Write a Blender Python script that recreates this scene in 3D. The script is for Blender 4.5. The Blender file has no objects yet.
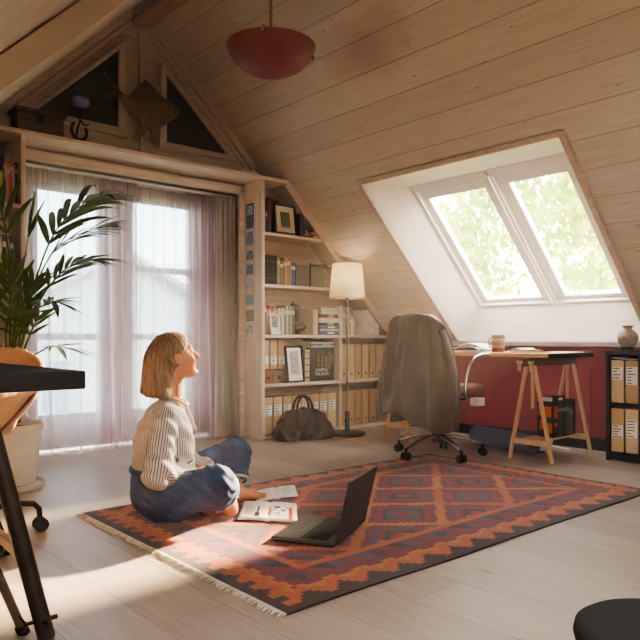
SKY, SUN, SUN_AZ, SUN_EL, EXPO, LAMP = 5.6, 22.0, -.05, .37, 1.25, 0.8
HAZE = .016
import bpy, bmesh, math, random
import numpy as np
from mathutils import Vector, Matrix, Euler
random.seed(7); np.random.seed(7)
PI = math.pi
scn = bpy.context.scene
COL = scn.collection
ORD = ['first','second','third','fourth','fifth','sixth','seventh','eighth','ninth','tenth','eleventh','twelfth']

# ------------------------------------------------------------------ camera frame (room axes: x along the gable wall, y towards it)
CX, CY, CZ = 0.0, 0.0, 0.85
RT, FW, FPX, HOR = (.754, -.657), (.657, .754), 681.0, 338.0
def ray(px, py):
    r = (px-320)/FPX
    return r*RT[0]+FW[0], r*RT[1]+FW[1], (HOR-py)/FPX
def at_y(px, Y):
    a, b, u = ray(px, HOR); return a*Y/b
def at_d(px, py, D):
    a, b, u = ray(px, py); return Vector((a*D, b*D, CZ+u*D))

# ------------------------------------------------------------------ materials
def srgb(r, g, b):
    f = lambda c: (c/12.92 if c <= .04045 else ((c+.055)/1.055)**2.4)
    return (f(r/255), f(g/255), f(b/255), 1)
class NT:
    def __init__(s, name):
        s.m = bpy.data.materials.new(name); s.m.use_nodes = True
        s.t = s.m.node_tree; s.t.nodes.clear()
        s.out = s.n('ShaderNodeOutputMaterial')
    def n(s, typ, **kw):
        nd = s.t.nodes.new(typ)
        for k, v in kw.items(): setattr(nd, k, v)
        return nd
    def l(s, a, b): s.t.links.new(a, b)
    def math(s, op, a, b=None, c=None):
        nd = s.n('ShaderNodeMath', operation=op)
        for i, v in enumerate((a, b, c)):
            if v is None: continue
            if isinstance(v, (int, float)): nd.inputs[i].default_value = v
            else: s.l(v, nd.inputs[i])
        return nd.outputs[0]
    def mix(s, fac, a, b, blend='MIX'):
        nd = s.n('ShaderNodeMix', data_type='RGBA', blend_type=blend)
        for i, v in ((0, fac), (6, a), (7, b)):
            if isinstance(v, (int, float)): nd.inputs[i].default_value = v
            elif isinstance(v, (tuple, list)): nd.inputs[i].default_value = v
            else: s.l(v, nd.inputs[i])
        return nd.outputs[2]
    def bsdf(s, col, rough=.6, metal=0, bump=None, bstr=.2, bdist=.01, **kw):
        b = s.n('ShaderNodeBsdfPrincipled')
        if isinstance(col, tuple): b.inputs['Base Color'].default_value = col
        else: s.l(col, b.inputs['Base Color'])
        if isinstance(rough, (int, float)): b.inputs['Roughness'].default_value = rough
        else: s.l(rough, b.inputs['Roughness'])
        b.inputs['Metallic'].default_value = metal
        for k, v in kw.items(): b.inputs[k.replace('_', ' ')].default_value = v
        if bump is not None:
            bn = s.n('ShaderNodeBump'); bn.inputs['Strength'].default_value = bstr; bn.inputs['Distance'].default_value = bdist
            s.l(bump, bn.inputs['Height']); s.l(bn.outputs[0], b.inputs['Normal'])
        s.l(b.outputs[0], s.out.inputs[0]); return b
    def dot(s, v, d):
        nd = s.n('ShaderNodeVectorMath', operation='DOT_PRODUCT'); s.l(v, nd.inputs[0]); nd.inputs[1].default_value = d
        return nd.outputs['Value']
    def comb(s, x, y, z):
        nd = s.n('ShaderNodeCombineXYZ')
        for i, v in enumerate((x, y, z)):
            if isinstance(v, (int, float)): nd.inputs[i].default_value = v
            else: s.l(v, nd.inputs[i])
        return nd.outputs[0]
    def noise(s, vec, scale=5, detail=3, rough=.5):
        nd = s.n('ShaderNodeTexNoise'); nd.inputs['Scale'].default_value = scale
        nd.inputs['Detail'].default_value = detail; nd.inputs['Roughness'].default_value = rough
        s.l(vec, nd.inputs['Vector']); return nd.outputs[0]
    def ramp(s, v, *stops):
        nd = s.n('ShaderNodeValToRGB'); e = nd.color_ramp.elements
        while len(e) < len(stops): e.new(.5)
        for q, (p, c) in zip(e, stops):
            q.position = p; q.color = c if isinstance(c, tuple) else (c, c, c, 1)
        s.l(v, nd.inputs[0]); return nd.outputs[0]

def M(name, col, rough=.6, metal=0, var=.12, scale=18, bump=.0, **kw):
    "plain material with a soft noise variation of its colour"
    t = NT(name); tc = t.n('ShaderNodeTexCoord').outputs['Object']
    nz = t.noise(tc, scale, 4, .6)
    c = t.mix(t.ramp(nz, (.3, 0.0), (.7, 1.0)), tuple(x*(1-var) for x in col[:3])+(1,), tuple(min(1, x*(1+var)) for x in col[:3])+(1,))
    t.bsdf(c, rough, metal, bump=nz if bump else None, bstr=bump, bdist=.004, **kw)
    return t.m

def planks(name, dark, light, across, along, width, length, seam=.018, rough=.55, knots=True, seamdark=.45, bstr=.5, coat=0, small=False, red_patch=None):
    t = NT(name); P = t.n('ShaderNodeNewGeometry').outputs['Position']
    a = t.math('DIVIDE', t.dot(P, across), width); i = t.math('FLOOR', a); fr = t.math('SUBTRACT', a, i)
    wn = t.n('ShaderNodeTexWhiteNoise', noise_dimensions='1D'); t.l(i, wn.inputs['W']); rnd = wn.outputs['Value']
    s = t.math('ADD', t.math('DIVIDE', t.dot(P, along), length), t.math('MULTIPLY', rnd, 7.3))
    j = t.math('FLOOR', s); fs = t.math('SUBTRACT', s, j)
    w2 = t.n('ShaderNodeTexWhiteNoise', noise_dimensions='2D'); t.l(t.comb(i, j, 0), w2.inputs['Vector']); r2 = w2.outputs['Value']
    e1 = t.math('MINIMUM', fr, t.math('SUBTRACT', 1.0, fr))
    e2 = t.math('MULTIPLY', t.math('MINIMUM', fs, t.math('SUBTRACT', 1.0, fs)), length/width)
    e = t.math('MINIMUM', e1, e2)
    sm = t.math('SMOOTH_MIN', t.math('DIVIDE', e, seam), 1.0, .2)
    al = t.dot(P, along)
    gv = t.comb(t.math('MULTIPLY', a, width*22), t.math('MULTIPLY', al, 1.3), t.math('MULTIPLY', r2, 31))
    g = t.noise(gv, 2.2, 6, .65)
    g2 = t.noise(t.comb(t.math('MULTIPLY', a, width*90), t.math('MULTIPLY', al, 2.5), t.math('MULTIPLY', r2, 13)), 1.5, 3, .5)
    gg = t.math('ADD', t.math('MULTIPLY', g, .65), t.math('MULTIPLY', g2, .35))
    c = t.mix(t.ramp(gg, (.32, 0.0), (.68, 1.0)), dark, light)
    c = t.mix(1.0, c, t.ramp(r2, (0, .90 if small else .82), (1, 1.0)), 'MULTIPLY')
    if knots:
        vo = t.n('ShaderNodeTexVoronoi', feature='F1'); vo.inputs['Scale'].default_value = 1.0; vo.inputs['Randomness'].default_value = 1
        t.l(t.comb(t.math('MULTIPLY', a, width*(13.0 if small else 7.0)), t.math('MULTIPLY', al, 4.6 if small else 2.4), t.math('MULTIPLY', i, 3.7)), vo.inputs['Vector'])
        k = t.ramp(vo.outputs['Distance'], (.05, 1.0), (.13 if not small else .11, 0.0))
        c = t.mix(t.math('MULTIPLY', k, .55), c, tuple(x*.35 for x in dark[:3])+(1,))
    c = t.mix(sm, tuple(x*seamdark for x in dark[:3])+(1,), c)
    if red_patch:  # soft reddish patch blended over the board colour
        vd = t.n('ShaderNodeVectorMath', operation='SUBTRACT'); t.l(P, vd.inputs[0]); vd.inputs[1].default_value = red_patch[0]
        ms = t.n('ShaderNodeVectorMath', operation='MULTIPLY'); t.l(vd.outputs[0], ms.inputs[0]); ms.inputs[1].default_value = red_patch[1]
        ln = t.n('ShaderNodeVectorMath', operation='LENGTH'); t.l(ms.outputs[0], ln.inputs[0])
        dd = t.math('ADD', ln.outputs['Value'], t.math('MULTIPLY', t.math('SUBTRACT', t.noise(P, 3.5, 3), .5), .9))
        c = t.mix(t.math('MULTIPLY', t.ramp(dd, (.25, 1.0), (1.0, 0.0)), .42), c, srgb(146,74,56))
    t.bsdf(c, rough, bump=t.math('ADD', sm, t.math('MULTIPLY', gg, .15)), bstr=bstr, bdist=.004, Coat_Weight=coat, Coat_Roughness=.3)
    return t.m

def wood(name, dark, light, axis=0, rough=.5, scale=1.0):
    t = NT(name); tc = t.n('ShaderNodeTexCoord').outputs['Object']
    mp = t.n('ShaderNodeMapping'); sc = [26*scale]*3; sc[axis] = 1.6*scale; mp.inputs['Scale'].default_value = sc; t.l(tc, mp.inputs[0])
    g = t.noise(mp.outputs[0], 1.2, 5, .6)
    t.bsdf(t.mix(t.ramp(g, (.3, 0.0), (.7, 1.0)), dark, light), rough, bump=g, bstr=.15, bdist=.003)
    return t.m

MAT = {}
MAT['ceil_r'] = planks('whitewashed_ceiling_boards', srgb(200,181,159), srgb(220,203,183), (.7071,0,-.7071), (0,1,0), .21, 40, seam=.018, seamdark=.5, small=True, red_patch=((3.11,3.14,2.72),(3.6,2.2,3.6)))
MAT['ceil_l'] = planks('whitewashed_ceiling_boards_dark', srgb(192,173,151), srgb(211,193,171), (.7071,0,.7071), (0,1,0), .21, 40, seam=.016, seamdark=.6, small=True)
MAT['floor'] = planks('pale_oak_floor', srgb(172,154,137), srgb(194,177,160), (1,0,0), (0,1,0), .24, 1.9, seam=.010, rough=.42, seamdark=.55, bstr=.25)
MAT['gable'] = planks('gable_boards', srgb(182,160,138), srgb(206,184,162), (0,0,1), (1,0,0), .15, 5, seam=.02, knots=True)
MAT['pale_wood_x'] = wood('pale_pine_x', srgb(206,184,160), srgb(232,214,194), 0)
MAT['pale_wood_y'] = wood('pale_pine_y', srgb(206,184,160), srgb(232,214,194), 1)
MAT['pale_wood_z'] = wood('pale_pine_z', srgb(206,184,160), srgb(232,214,194), 2)
MAT['trim_wood'] = wood('trim_pine', srgb(186,162,138), srgb(208,186,164), 0)
MAT['beam_wood'] = wood('beam_pine', srgb(168,132,104), srgb(200,166,136), 1)
MAT['reveal'] = planks('cream_painted_boards', srgb(238,228,212), srgb(248,241,229), (.7071,0,.7071), (0,1,0), .115, 40, seam=.018, rough=.45, knots=False, seamdark=.72, bstr=.3)
MAT['white_paint'] = M('white_window_paint', srgb(238,234,226), .35, var=.03)
MAT['red_wall'] = M('oxblood_red_paint', srgb(164,76,78), .6, var=.06, scale=4)
MAT['sill'] = M('mauve_grey_sill', srgb(186,166,158), .5)
MAT['black'] = M('black_lacquer', srgb(19,17,16), .5)
MAT['black_wood'] = wood('black_stained_wood', srgb(22,20,20), srgb(46,42,40), 1, .5)
MAT['dark_metal'] = M('dark_bronze_metal', srgb(58,50,44), .42, .8)
MAT['chrome'] = M('brushed_chrome', srgb(200,196,190), .25, 1.0, var=.05)
MAT['steel_tube'] = M('grey_brown_steel_tube', srgb(74,66,60), .36, .6)
MAT['rubber'] = M('black_rubber', srgb(24,23,23), .7)
MAT['tan_leather'] = M('tan_leather', srgb(206,166,130), .36, var=.12, scale=9, bump=.1)
MAT['brown_leather'] = M('brown_leather', srgb(132,88,60), .4, var=.2)
MAT['bag_leather'] = M('dark_brown_bag_leather', srgb(64,34,24), .38, var=.35, scale=12, bump=.35)
MAT['paper'] = M('paper_white', srgb(236,230,218), .8, var=.02)
MAT['pages'] = M('page_block', srgb(226,214,190), .85, var=.05, scale=80)
MAT['ink'] = M('ink_dark', srgb(52,48,46), .8)
MAT['ink_blue'] = M('ink_blue', srgb(56,72,128), .8)
MAT['ink_red'] = M('ink_red', srgb(206,70,56), .8)
MAT['trestle'] = wood('trestle_beech', srgb(198,160,118), srgb(226,190,148), 2, .5)
MAT['desk_top'] = wood('desk_beech', srgb(206,150,104), srgb(226,176,130), 1, .45)
MAT['leaf'] = None
_cm = {}
def CM(r, g, b, rough=.6, var=.1):
    k = (r, g, b, rough)
    if k not in _cm: _cm[k] = M('tint_%d_%d_%d' % (r, g, b), srgb(r, g, b), rough, var=var)
    return _cm[k]

# ------------------------------------------------------------------ mesh collector
class MB:
    def __init__(s): s.v = []; s.f = []; s.mi = []
    def add(s, vs, fs, m=0):
        o = len(s.v); s.v += [tuple(map(float, v)) for v in vs]
        for f in fs: s.f.append([o+i for i in f]); s.mi.append(m)
        return s
    def box(s, c, d, rot=None, m=0):
        x, y, z = (q/2 for q in d)
        vs = [Vector((sx*x, sy*y, sz*z)) for sz in (-1, 1) for sy in (-1, 1) for sx in (-1, 1)]
        if rot is not None: vs = [rot @ v for v in vs]
        vs = [v+Vector(c) for v in vs]
        return s.add(vs, [(0,2,3,1),(4,5,7,6),(0,1,5,4),(2,6,7,3),(0,4,6,2),(1,3,7,5)], m)
    def b2(s, lo, hi, m=0):
        return s.box([(a+b)/2 for a, b in zip(lo, hi)], [b-a for a, b in zip(lo, hi)], None, m)
    def bar(s, p0, p1, w, h, up=(0,0,1), m=0):
        "rectangular bar from p0 to p1: w across, h along up"
        p0, p1 = Vector(p0), Vector(p1); d = (p1-p0).normalized(); sd = d.cross(Vector(up))
        if sd.length < 1e-4: sd = d.cross(Vector((1,0,0)))
        sd.normalize(); u = sd.cross(d).normalized()
        vs = [p+sd*a*w/2+u*b*h/2 for p in (p0, p1) for a, b in ((-1,-1),(1,-1),(1,1),(-1,1))]
        return s.add(vs, [(3,2,1,0),(4,5,6,7),(0,1,5,4),(1,2,6,5),(2,3,7,6),(3,0,4,7)], m)
    def tube(s, pts, r, n=10, m=0, flat=1.0, closed=False):
        pts = [Vector(p) for p in pts]; k = len(pts); rs = r if isinstance(r, (list, tuple)) else [r]*k
        ref = None; rings = []
        for i, p in enumerate(pts):
            a = pts[(i-1) % k] if (i or closed) else p; b = pts[(i+1) % k] if (i < k-1 or closed) else p
            d = (b-a).normalized()
            if ref is None:
                ref = d.cross(Vector((0,0,1)));  ref = ref if ref.length > .1 else d.cross(Vector((1,0,0)))
            ref = (ref-d*ref.dot(d)).normalized(); w = d.cross(ref)
            rings.append([p+(ref*math.cos(t)+w*math.sin(t)*flat)*rs[i] for t in (2*PI*q/n for q in range(n))])
        vs = [v for g in rings for v in g]; fs = []
        for i in range(k if closed else k-1):
            for q in range(n):
                a, b = i*n+q, i*n+(q+1) % n; c, d = ((i+1) % k)*n+(q+1) % n, ((i+1) % k)*n+q
                fs.append((a, b, c, d))
        if not closed: fs += [tuple(reversed(range(n))), tuple((k-1)*n+q for q in range(n))]
        return s.add(vs, fs, m)
    def lathe(s, prof, n=32, c=(0,0,0), m=0, cap=True):
        vs = []; fs = []
        for r, z in prof:
            vs += [(c[0]+r*math.cos(2*PI*q/n), c[1]+r*math.sin(2*PI*q/n), c[2]+z) for q in range(n)]
        for i in range(len(prof)-1):
            for q in range(n):
                fs.append((i*n+q, i*n+(q+1) % n, (i+1)*n+(q+1) % n, (i+1)*n+q))
        if cap: fs += [tuple(reversed(range(n))), tuple((len(prof)-1)*n+q for q in range(n))]
        return s.add(vs, fs, m)
    def prism(s, poly, vec, m=0):
        "polygon (3-D points) pushed along vec"
        k = len(poly); v = Vector(vec); vs = [Vector(p) for p in poly]+[Vector(p)+v for p in poly]
        return s.add(vs, [tuple(reversed(range(k))), tuple(range(k, 2*k))]+[(i, (i+1) % k, k+(i+1) % k, k+i) for i in range(k)], m)
    def grid(s, rows, m=0, wrap=False):
        h, w = len(rows), len(rows[0]); vs = [p for r in rows for p in r]; fs = []
        for i in range(h-1):
            for j in range(w if wrap else w-1):
                fs.append((i*w+j, i*w+(j+1) % w, (i+1)*w+(j+1) % w, (i+1)*w+j))
        return s.add(vs, fs, m)
    def build(s, name, mats, parent=None, loc=(0,0,0), rot=(0,0,0), smooth=None, bevel=0, fixn=True):
        me = bpy.data.meshes.new(name); me.from_pydata(s.v, [], s.f); me.update()
        mats = mats if isinstance(mats, (list, tuple)) else [mats]
        for q in mats: me.materials.append(q)
        if len(mats) > 1: me.polygons.foreach_set('material_index', s.mi)
        if fixn:
            bm = bmesh.new(); bm.from_mesh(me); bmesh.ops.recalc_face_normals(bm, faces=bm.faces); bm.to_mesh(me); bm.free()
        if smooth is not None:
            me.shade_smooth()
            if smooth < 170: me.set_sharp_from_angle(angle=math.radians(smooth))
        o = bpy.data.objects.new(name, me); COL.objects.link(o)
        o.location = loc; o.rotation_euler = rot
        if parent is not None: o.parent = parent
        if bevel:
            b = o.modifiers.new('edge', 'BEVEL'); b.width = bevel; b.segments = 2; b.limit_method = 'ANGLE'
        return o

def tag(o, label, cat, group=None, kind=None):
    o['label'] = label
    if cat: o['category'] = cat
    if group: o['group'] = group
    if kind: o['kind'] = kind
    return o
def thing(name, label, cat, loc=(0,0,0), rz=0, group=None):
    o = bpy.data.objects.new(name, None); COL.objects.link(o); o.empty_display_size = .05
    o.location = loc; o.rotation_euler = (0, 0, rz)
    return tag(o, label, cat, group)
def struct(o): o['kind'] = 'structure'; return o
def dup(o, parent=None):
    c = o.copy(); COL.objects.link(c)
    if parent is not None: c.parent = parent
    for ch in list(o.children): dup(ch, c)
    return c

# ------------------------------------------------------------------ implicit surfaces (numpy surface nets)
def surfnet(F, o, h):
    nx, ny, nz = F.shape; S = (nx-1, ny-1, nz-1)
    acc = np.zeros(S+(3,), np.float32); cnt = np.zeros(S, np.float32)
    sl = lambda d: tuple(slice(d[i], F.shape[i]-1+d[i]) for i in range(3))
    for ax in range(3):
        ot = [i for i in range(3) if i != ax]
        for a in (0, 1):
            for b in (0, 1):
                d0 = [0,0,0]; d0[ot[0]] = a; d0[ot[1]] = b; d1 = list(d0); d1[ax] = 1
                f0, f1 = F[sl(d0)], F[sl(d1)]; m = (f0 < 0) != (f1 < 0)
                t = np.where(m, f0/np.where(m, f0-f1, 1), 0)
                for i in range(3): acc[..., i] += m*(d0[i] if i != ax else 0) + (t if i == ax else 0)
                cnt += m
    act = cnt > 0; idx = -np.ones(S, np.int64); idx[act] = np.arange(int(act.sum()))
    ii = np.argwhere(act)
    V = (ii+acc[act]/cnt[act][:, None])*h+np.array(o)
    faces = []
    for ax in range(3):
        b, c = (ax+1) % 3, (ax+2) % 3
        s0 = [slice(1, -1)]*3; s0[ax] = slice(0, -1); s1 = list(s0); s1[ax] = slice(1, None)
        f0, f1 = F[tuple(s0)], F[tuple(s1)]
        p = np.argwhere((f0 < 0) != (f1 < 0))
        if not len(p): continue
        neg = f0[tuple(p.T)] < 0
        base = p.copy(); base[:, b] += 1; base[:, c] += 1
        q = []
        for db, dc in ((-1,-1),(0,-1),(0,0),(-1,0)):
            k = base.copy(); k[:, b] += db; k[:, c] += dc
            q.append(idx[tuple(k.T)])
        q = np.stack(q, 1); q[~neg] = q[~neg][:, ::-1]
        faces.append(q)
    return V, np.concatenate(faces)
def sgrid(lo, hi, h):
    ax = [np.arange(l, u+h, h, dtype=np.float32) for l, u in zip(lo, hi)]
    return np.stack(np.meshgrid(*ax, indexing='ij'), -1)
def s_cap(P, a, b, ra, rb=None):
    rb = ra if rb is None else rb
    a = np.array(a, np.float32); b = np.array(b, np.float32); ab = b-a
    t = np.clip(((P-a)@ab)/max(ab@ab, 1e-9), 0, 1)
    return np.linalg.norm(P-a-t[..., None]*ab, axis=-1)-(ra+(rb-ra)*t)
def s_ell(P, c, r, R=None):
    q = P-np.array(c, np.float32)
    if R is not None: q = q@np.array(R, np.float32)
    r = np.array(r, np.float32); k0 = np.linalg.norm(q/r, axis=-1); k1 = np.linalg.norm(q/r**2, axis=-1)
    return k0*(k0-1)/np.maximum(k1, 1e-6)
def s_box(P, c, hd, rr, R=None):
    q = P-np.array(c, np.float32)
    if R is not None: q = q@np.array(R, np.float32)
    q = np.abs(q)-(np.array(hd, np.float32)-rr)
    return np.linalg.norm(np.maximum(q, 0), axis=-1)+np.minimum(q.max(-1), 0)-rr
def smin(a, b, k):
    h = np.clip(.5+.5*(b-a)/k, 0, 1); return b*(1-h)+a*h-k*h*(1-h)
def smax(a, b, k): return -smin(-a, -b, k)
def sdf_obj(name, F, lo, h, mat, parent=None, loc=(0,0,0), rz=0, attr=None):
    V, Q = surfnet(F, lo, h)
    me = bpy.data.meshes.new(name); me.from_pydata(V.tolist(), [], Q.tolist()); me.update()
    me.materials.append(mat); me.shade_smooth()
    if attr is not None:
        at = me.attributes.new(attr[0], 'FLOAT', 'POINT'); at.data.foreach_set('value', attr[1](V).astype(np.float32))
    o = bpy.data.objects.new(name, me); COL.objects.link(o); o.location = loc; o.rotation_euler = (0, 0, rz)
    if parent is not None: o.parent = parent
    return o
# ================================================================== SETTING
RX = 5.83            # right slope: x + z = RX
NR = Vector((.7071, 0, .7071)); NL = Vector((-.7071, 0, .7071))
mb = MB(); mb.b2((-.65, -1.7, -.1), (5.3, 5.3, 0)); struct(mb.build('floor', MAT['floor']))

# right slope: visible roof-window opening and an unseen one added for light
mb = MB()
xs = [2.32, 3.77, 5.02, 5.06]; ys = [-1.65, -1.3, -.5, 2.13, 3.81, 5.2]
for i in range(3):
    for j in range(5):
        if i == 1 and j in (1, 3): continue
        a, b, c, d = xs[i], xs[i+1], ys[j], ys[j+1]
        mb.prism([(a,c,RX-a),(b,c,RX-b),(b,d,RX-b),(a,d,RX-a)], NR*.04)
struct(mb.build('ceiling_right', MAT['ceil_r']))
# left slope, high part (in front) and boxed-down part next to the gable
mb = MB()
xs = [-.65, -.1, .8, 2.34]; ys = [-1.65, -1.3, .3, 5.2]
for i in range(3):
    for j in range(3):
        if i == 1 and j == 1: continue  # unseen opening added by the camera to let sky in as fill
        a, b, c, d = xs[i], xs[i+1], ys[j], ys[j+1]
        mb.prism([(a,c,a+1.19),(b,c,b+1.19),(b,d,b+1.19),(a,d,a+1.19)], NL*.04)
struct(mb.build('ceiling_left', MAT['ceil_l']))
mb = MB()
mb.prism([(-.65,3.1,.37),(2.405,3.1,3.425),(2.325,3.1,3.505),(-.65,3.1,.53)], (0,2.1,0))
struct(mb.build('ceiling_left_boxing', M('grey_washed_boxing', srgb(196,180,158), .55, var=.06, scale=3), bevel=.004))
mb = MB(); mb.b2((2.325, -1.6, 3.255), (2.485, 4.88, 3.52)); struct(mb.build('ceiling_ridge_beam', MAT['beam_wood'], bevel=.006))

# gable wall
Y0 = 4.88
mb = MB()
for poly in ([(-.65,0),(1.45,0),(1.45,2.2),(1.45,2.6),(-.65,.5)], [(3.36,0),(5.2,0),(5.2,.66),(3.36,2.5),(3.36,2.2)]):
    mb.prism([(x,Y0,z) for x, z in poly], (0,.3,0))
struct(mb.build('wall_gable', MAT['pale_wood_x']))
mb = MB(); mb.prism([(x,Y0,z) for x, z in [(1.45,2.1),(3.36,2.1),(3.36,2.5),(2.4,3.46),(1.45,2.51)]], (0,.3,0))
struct(mb.build('wall_gable_upper', MAT['gable']))
# side walls and the wall behind the camera
mb = MB(); mb.b2((5.0,-1.65,0),(5.2,4.88,.815)); struct(mb.build('wall_right', MAT['red_wall']))
mb = MB(); mb.b2((-.7,-1.65,0),(-.6,4.9,.62)); struct(mb.build('wall_left', MAT['reveal']))
mb = MB(); mb.prism([(x,-1.6,z) for x, z in [(-.65,0),(5.2,0),(5.2,.7),(2.34,3.55),(-.65,.58)]], (0,-.1,0)); struct(mb.build('wall_back', MAT['reveal']))
mb = MB(); mb.b2((4.955,-1.6,.782),(5.03,4.86,.822)); struct(mb.build('trim_1', MAT['sill'], bevel=.006))
mb = MB(); mb.b2((4.96,-1.6,0),(5.0,4.86,.085)); struct(mb.build('baseboard_right', CM(58,40,40)))
mb = MB()
for lo, hi in (((4.985,2.15,.10),(5.0,2.60,.13)), ((4.985,2.15,.60),(5.0,2.60,.63)), ((4.985,2.57,.10),(5.0,2.60,.63)), ((4.985,2.15,.10),(5.0,2.18,.63))): mb.b2(lo, hi)
struct(mb.build('trim_2', MAT['red_wall'], bevel=.004))
# gable mouldings along both slopes
mb = MB()
mb.bar((1.36,4.86,2.36),(2.36,4.86,3.36),.05,.05,up=(-1,0,1)); mb.bar((1.43,4.865,2.36),(2.33,4.865,3.26),.03,.03,up=(-1,0,1))
struct(mb.build('trim_3', MAT['trim_wood'], bevel=.005))
mb = MB()
mb.bar((3.46,4.86,2.33),(2.44,4.86,3.35),.05,.06,up=(1,0,1)); mb.bar((3.38,4.868,2.33),(2.49,4.868,3.22),.03,.025,up=(1,0,1))
struct(mb.build('trim_4', MAT['trim_wood'], bevel=.005))
mb = MB(); mb.bar((2.325+.08,4.865,2.2),(2.405,4.865,3.26),.012,.03,up=(0,1,0)); struct(mb.build('trim_5', MAT['trim_wood']))

def pane_mat(name, tint=(1,1,1,1), refl=.06):
    t = NT(name); tr = t.n('ShaderNodeBsdfTransparent'); tr.inputs[0].default_value = tint
    gl = t.n('ShaderNodeBsdfGlossy'); gl.inputs['Roughness'].default_value = .02
    mx = t.n('ShaderNodeMixShader'); mx.inputs[0].default_value = refl
    t.l(tr.outputs[0], mx.inputs[1]); t.l(gl.outputs[0], mx.inputs[2]); t.l(mx.outputs[0], t.out.inputs[0]); return t.m
GLASS = pane_mat('clear_window_glass'); DOORGLASS = pane_mat('tinted_door_glass', (.70,.79,.84,1))
DARKGLASS = M('dark_unlit_glass', srgb(58,49,43), .4, var=.15, scale=3)

# roof windows: splayed reveal, white frame, pane
def roof_window(y0, y1, ya, yb, units, k):
    mb = MB()
    f = [(5.02,y0,.81),(5.02,y1,.81),(3.77,y1,2.06),(3.77,y0,2.06)]
    b = [(5.06,ya,1.14),(5.06,yb,1.14),(4.14,yb,2.06),(4.14,ya,2.06)]
    for i in range(4):
        j = (i+1) % 4; c = Vector((4.5,(y0+y1)/2,1.5)); q = [Vector(p) for p in (f[i], f[j], b[j], b[i])]
        n = (q[1]-q[0]).cross(q[3]-q[0]).normalized()
        if n.dot(sum(q, Vector())/4-c) < 0: n = -n
        mb.prism(q, n*.03)
    # blocking around the unit
    for lo, hi in ((y0-.02, ya), (yb, y1+.02)):
        mb.prism([(5.06,lo,1.14),(5.06,hi,1.14),(4.14,hi,2.06),(4.14,lo,2.06)], NR*.03)
    struct(mb.build('trim_%d' % (5+k), MAT['reveal']))
    # casing on the ceiling round the opening
    mb = MB(); o = -NR*.012
    P = lambda x, y: Vector((x, y, RX-x))
    for p, q in ((P(3.75,y0-.02), P(3.75,y1+.02)), (P(5.0,y0-.02), P(3.74,y0-.02)), (P(5.0,y1+.02), P(3.74,y1+.02))):
        mb.bar(p+o, q+o, .04, .03, up=NR)
    struct(mb.build('trim_%d' % (7+k), MAT['trim_wood'], bevel=.004))
    S = Vector((-.7071,0,.7071))
    pt = lambda y, s, n: Vector((5.06,y,1.14))+S*s+NR*n
    for a, b_, ga, gb in units:
        global WN; WN += 1
        mb = MB()
        def plate(u0, u1, s0, s1, n0, n1): mb.prism([pt(u0,s0,n0), pt(u1,s0,n0), pt(u1,s1,n0), pt(u0,s1,n0)], NR*(n1-n0))
        L = 1.301
        for (u0,u1,s0,s1) in ((a,b_,-.01,.012),(a,b_,L-.05,L+.01),(a,a+.02,0,L),(b_-.02,b_,0,L)): plate(u0,u1,s0,s1,-.015,.09)
        o_ = struct(mb.build('window_%d' % WN, MAT['white_paint'], bevel=.004))
        mb = MB()
        for (u0,u1,s0,s1) in ((a+.02,b_-.02,.012,.045),(a+.02,b_-.02,1.15,L-.05),(a+.02,ga,.045,1.15),(gb,b_-.02,.045,1.15)): plate(u0,u1,s0,s1,.02,.07)
        mb.build('sash', MAT['white_paint'], o_, bevel=.006)
        mb = MB(); mb.prism([pt(ga,.045,.05),pt(gb,.045,.05),pt(gb,1.15,.05),pt(ga,1.15,.05)], NR*.006); mb.build('pane', GLASS, o_)
        mb = MB(); yc = (a+b_)/2; mb.bar(pt(yc-.12,L-.055,.005), pt(yc+.12,L-.055,.005), .03, .02, up=NR); mb.build('handle_bar', MAT['white_paint'], o_, bevel=.004)
WN = 0
roof_window(2.13, 3.81, 2.28, 3.63, [(2.28,2.915,2.36,2.81),(2.93,3.63,3.02,3.555)], 1)
roof_window(-1.3, -.5, -1.22, -.58, [(-1.22,-.58,-1.15,-.65)], 2)  # unseen window behind the camera, added for cool light on the floor

# triangular gable windows (dark panes)
def tri_window(pts, inset, k):
    pts = [Vector((x, Y0, z)) for x, z in pts]; c = sum(pts, Vector())/3
    n = len(pts); big = [p+(p-c).normalized()*inset for p in pts]
    mb = MB()
    for i in range(3):
        j = (i+1) % 3
        mb.prism([pts[i], pts[j], big[j], big[i]], (0,-.035,0))
    o = struct(mb.build('window_%d' % k, MAT['trim_wood'], bevel=.005))
    mb = MB(); mb.prism([p+Vector((0,-.004,0)) for p in pts], (0,-.004,0)); mb.build('pane', DARKGLASS, o)
tri_window([(1.63,2.435),(2.222,2.435),(2.222,3.01)], .10, 4)
tri_window([(2.622,2.40),(3.20,2.40),(2.622,2.94)], .09, 5)

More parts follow.
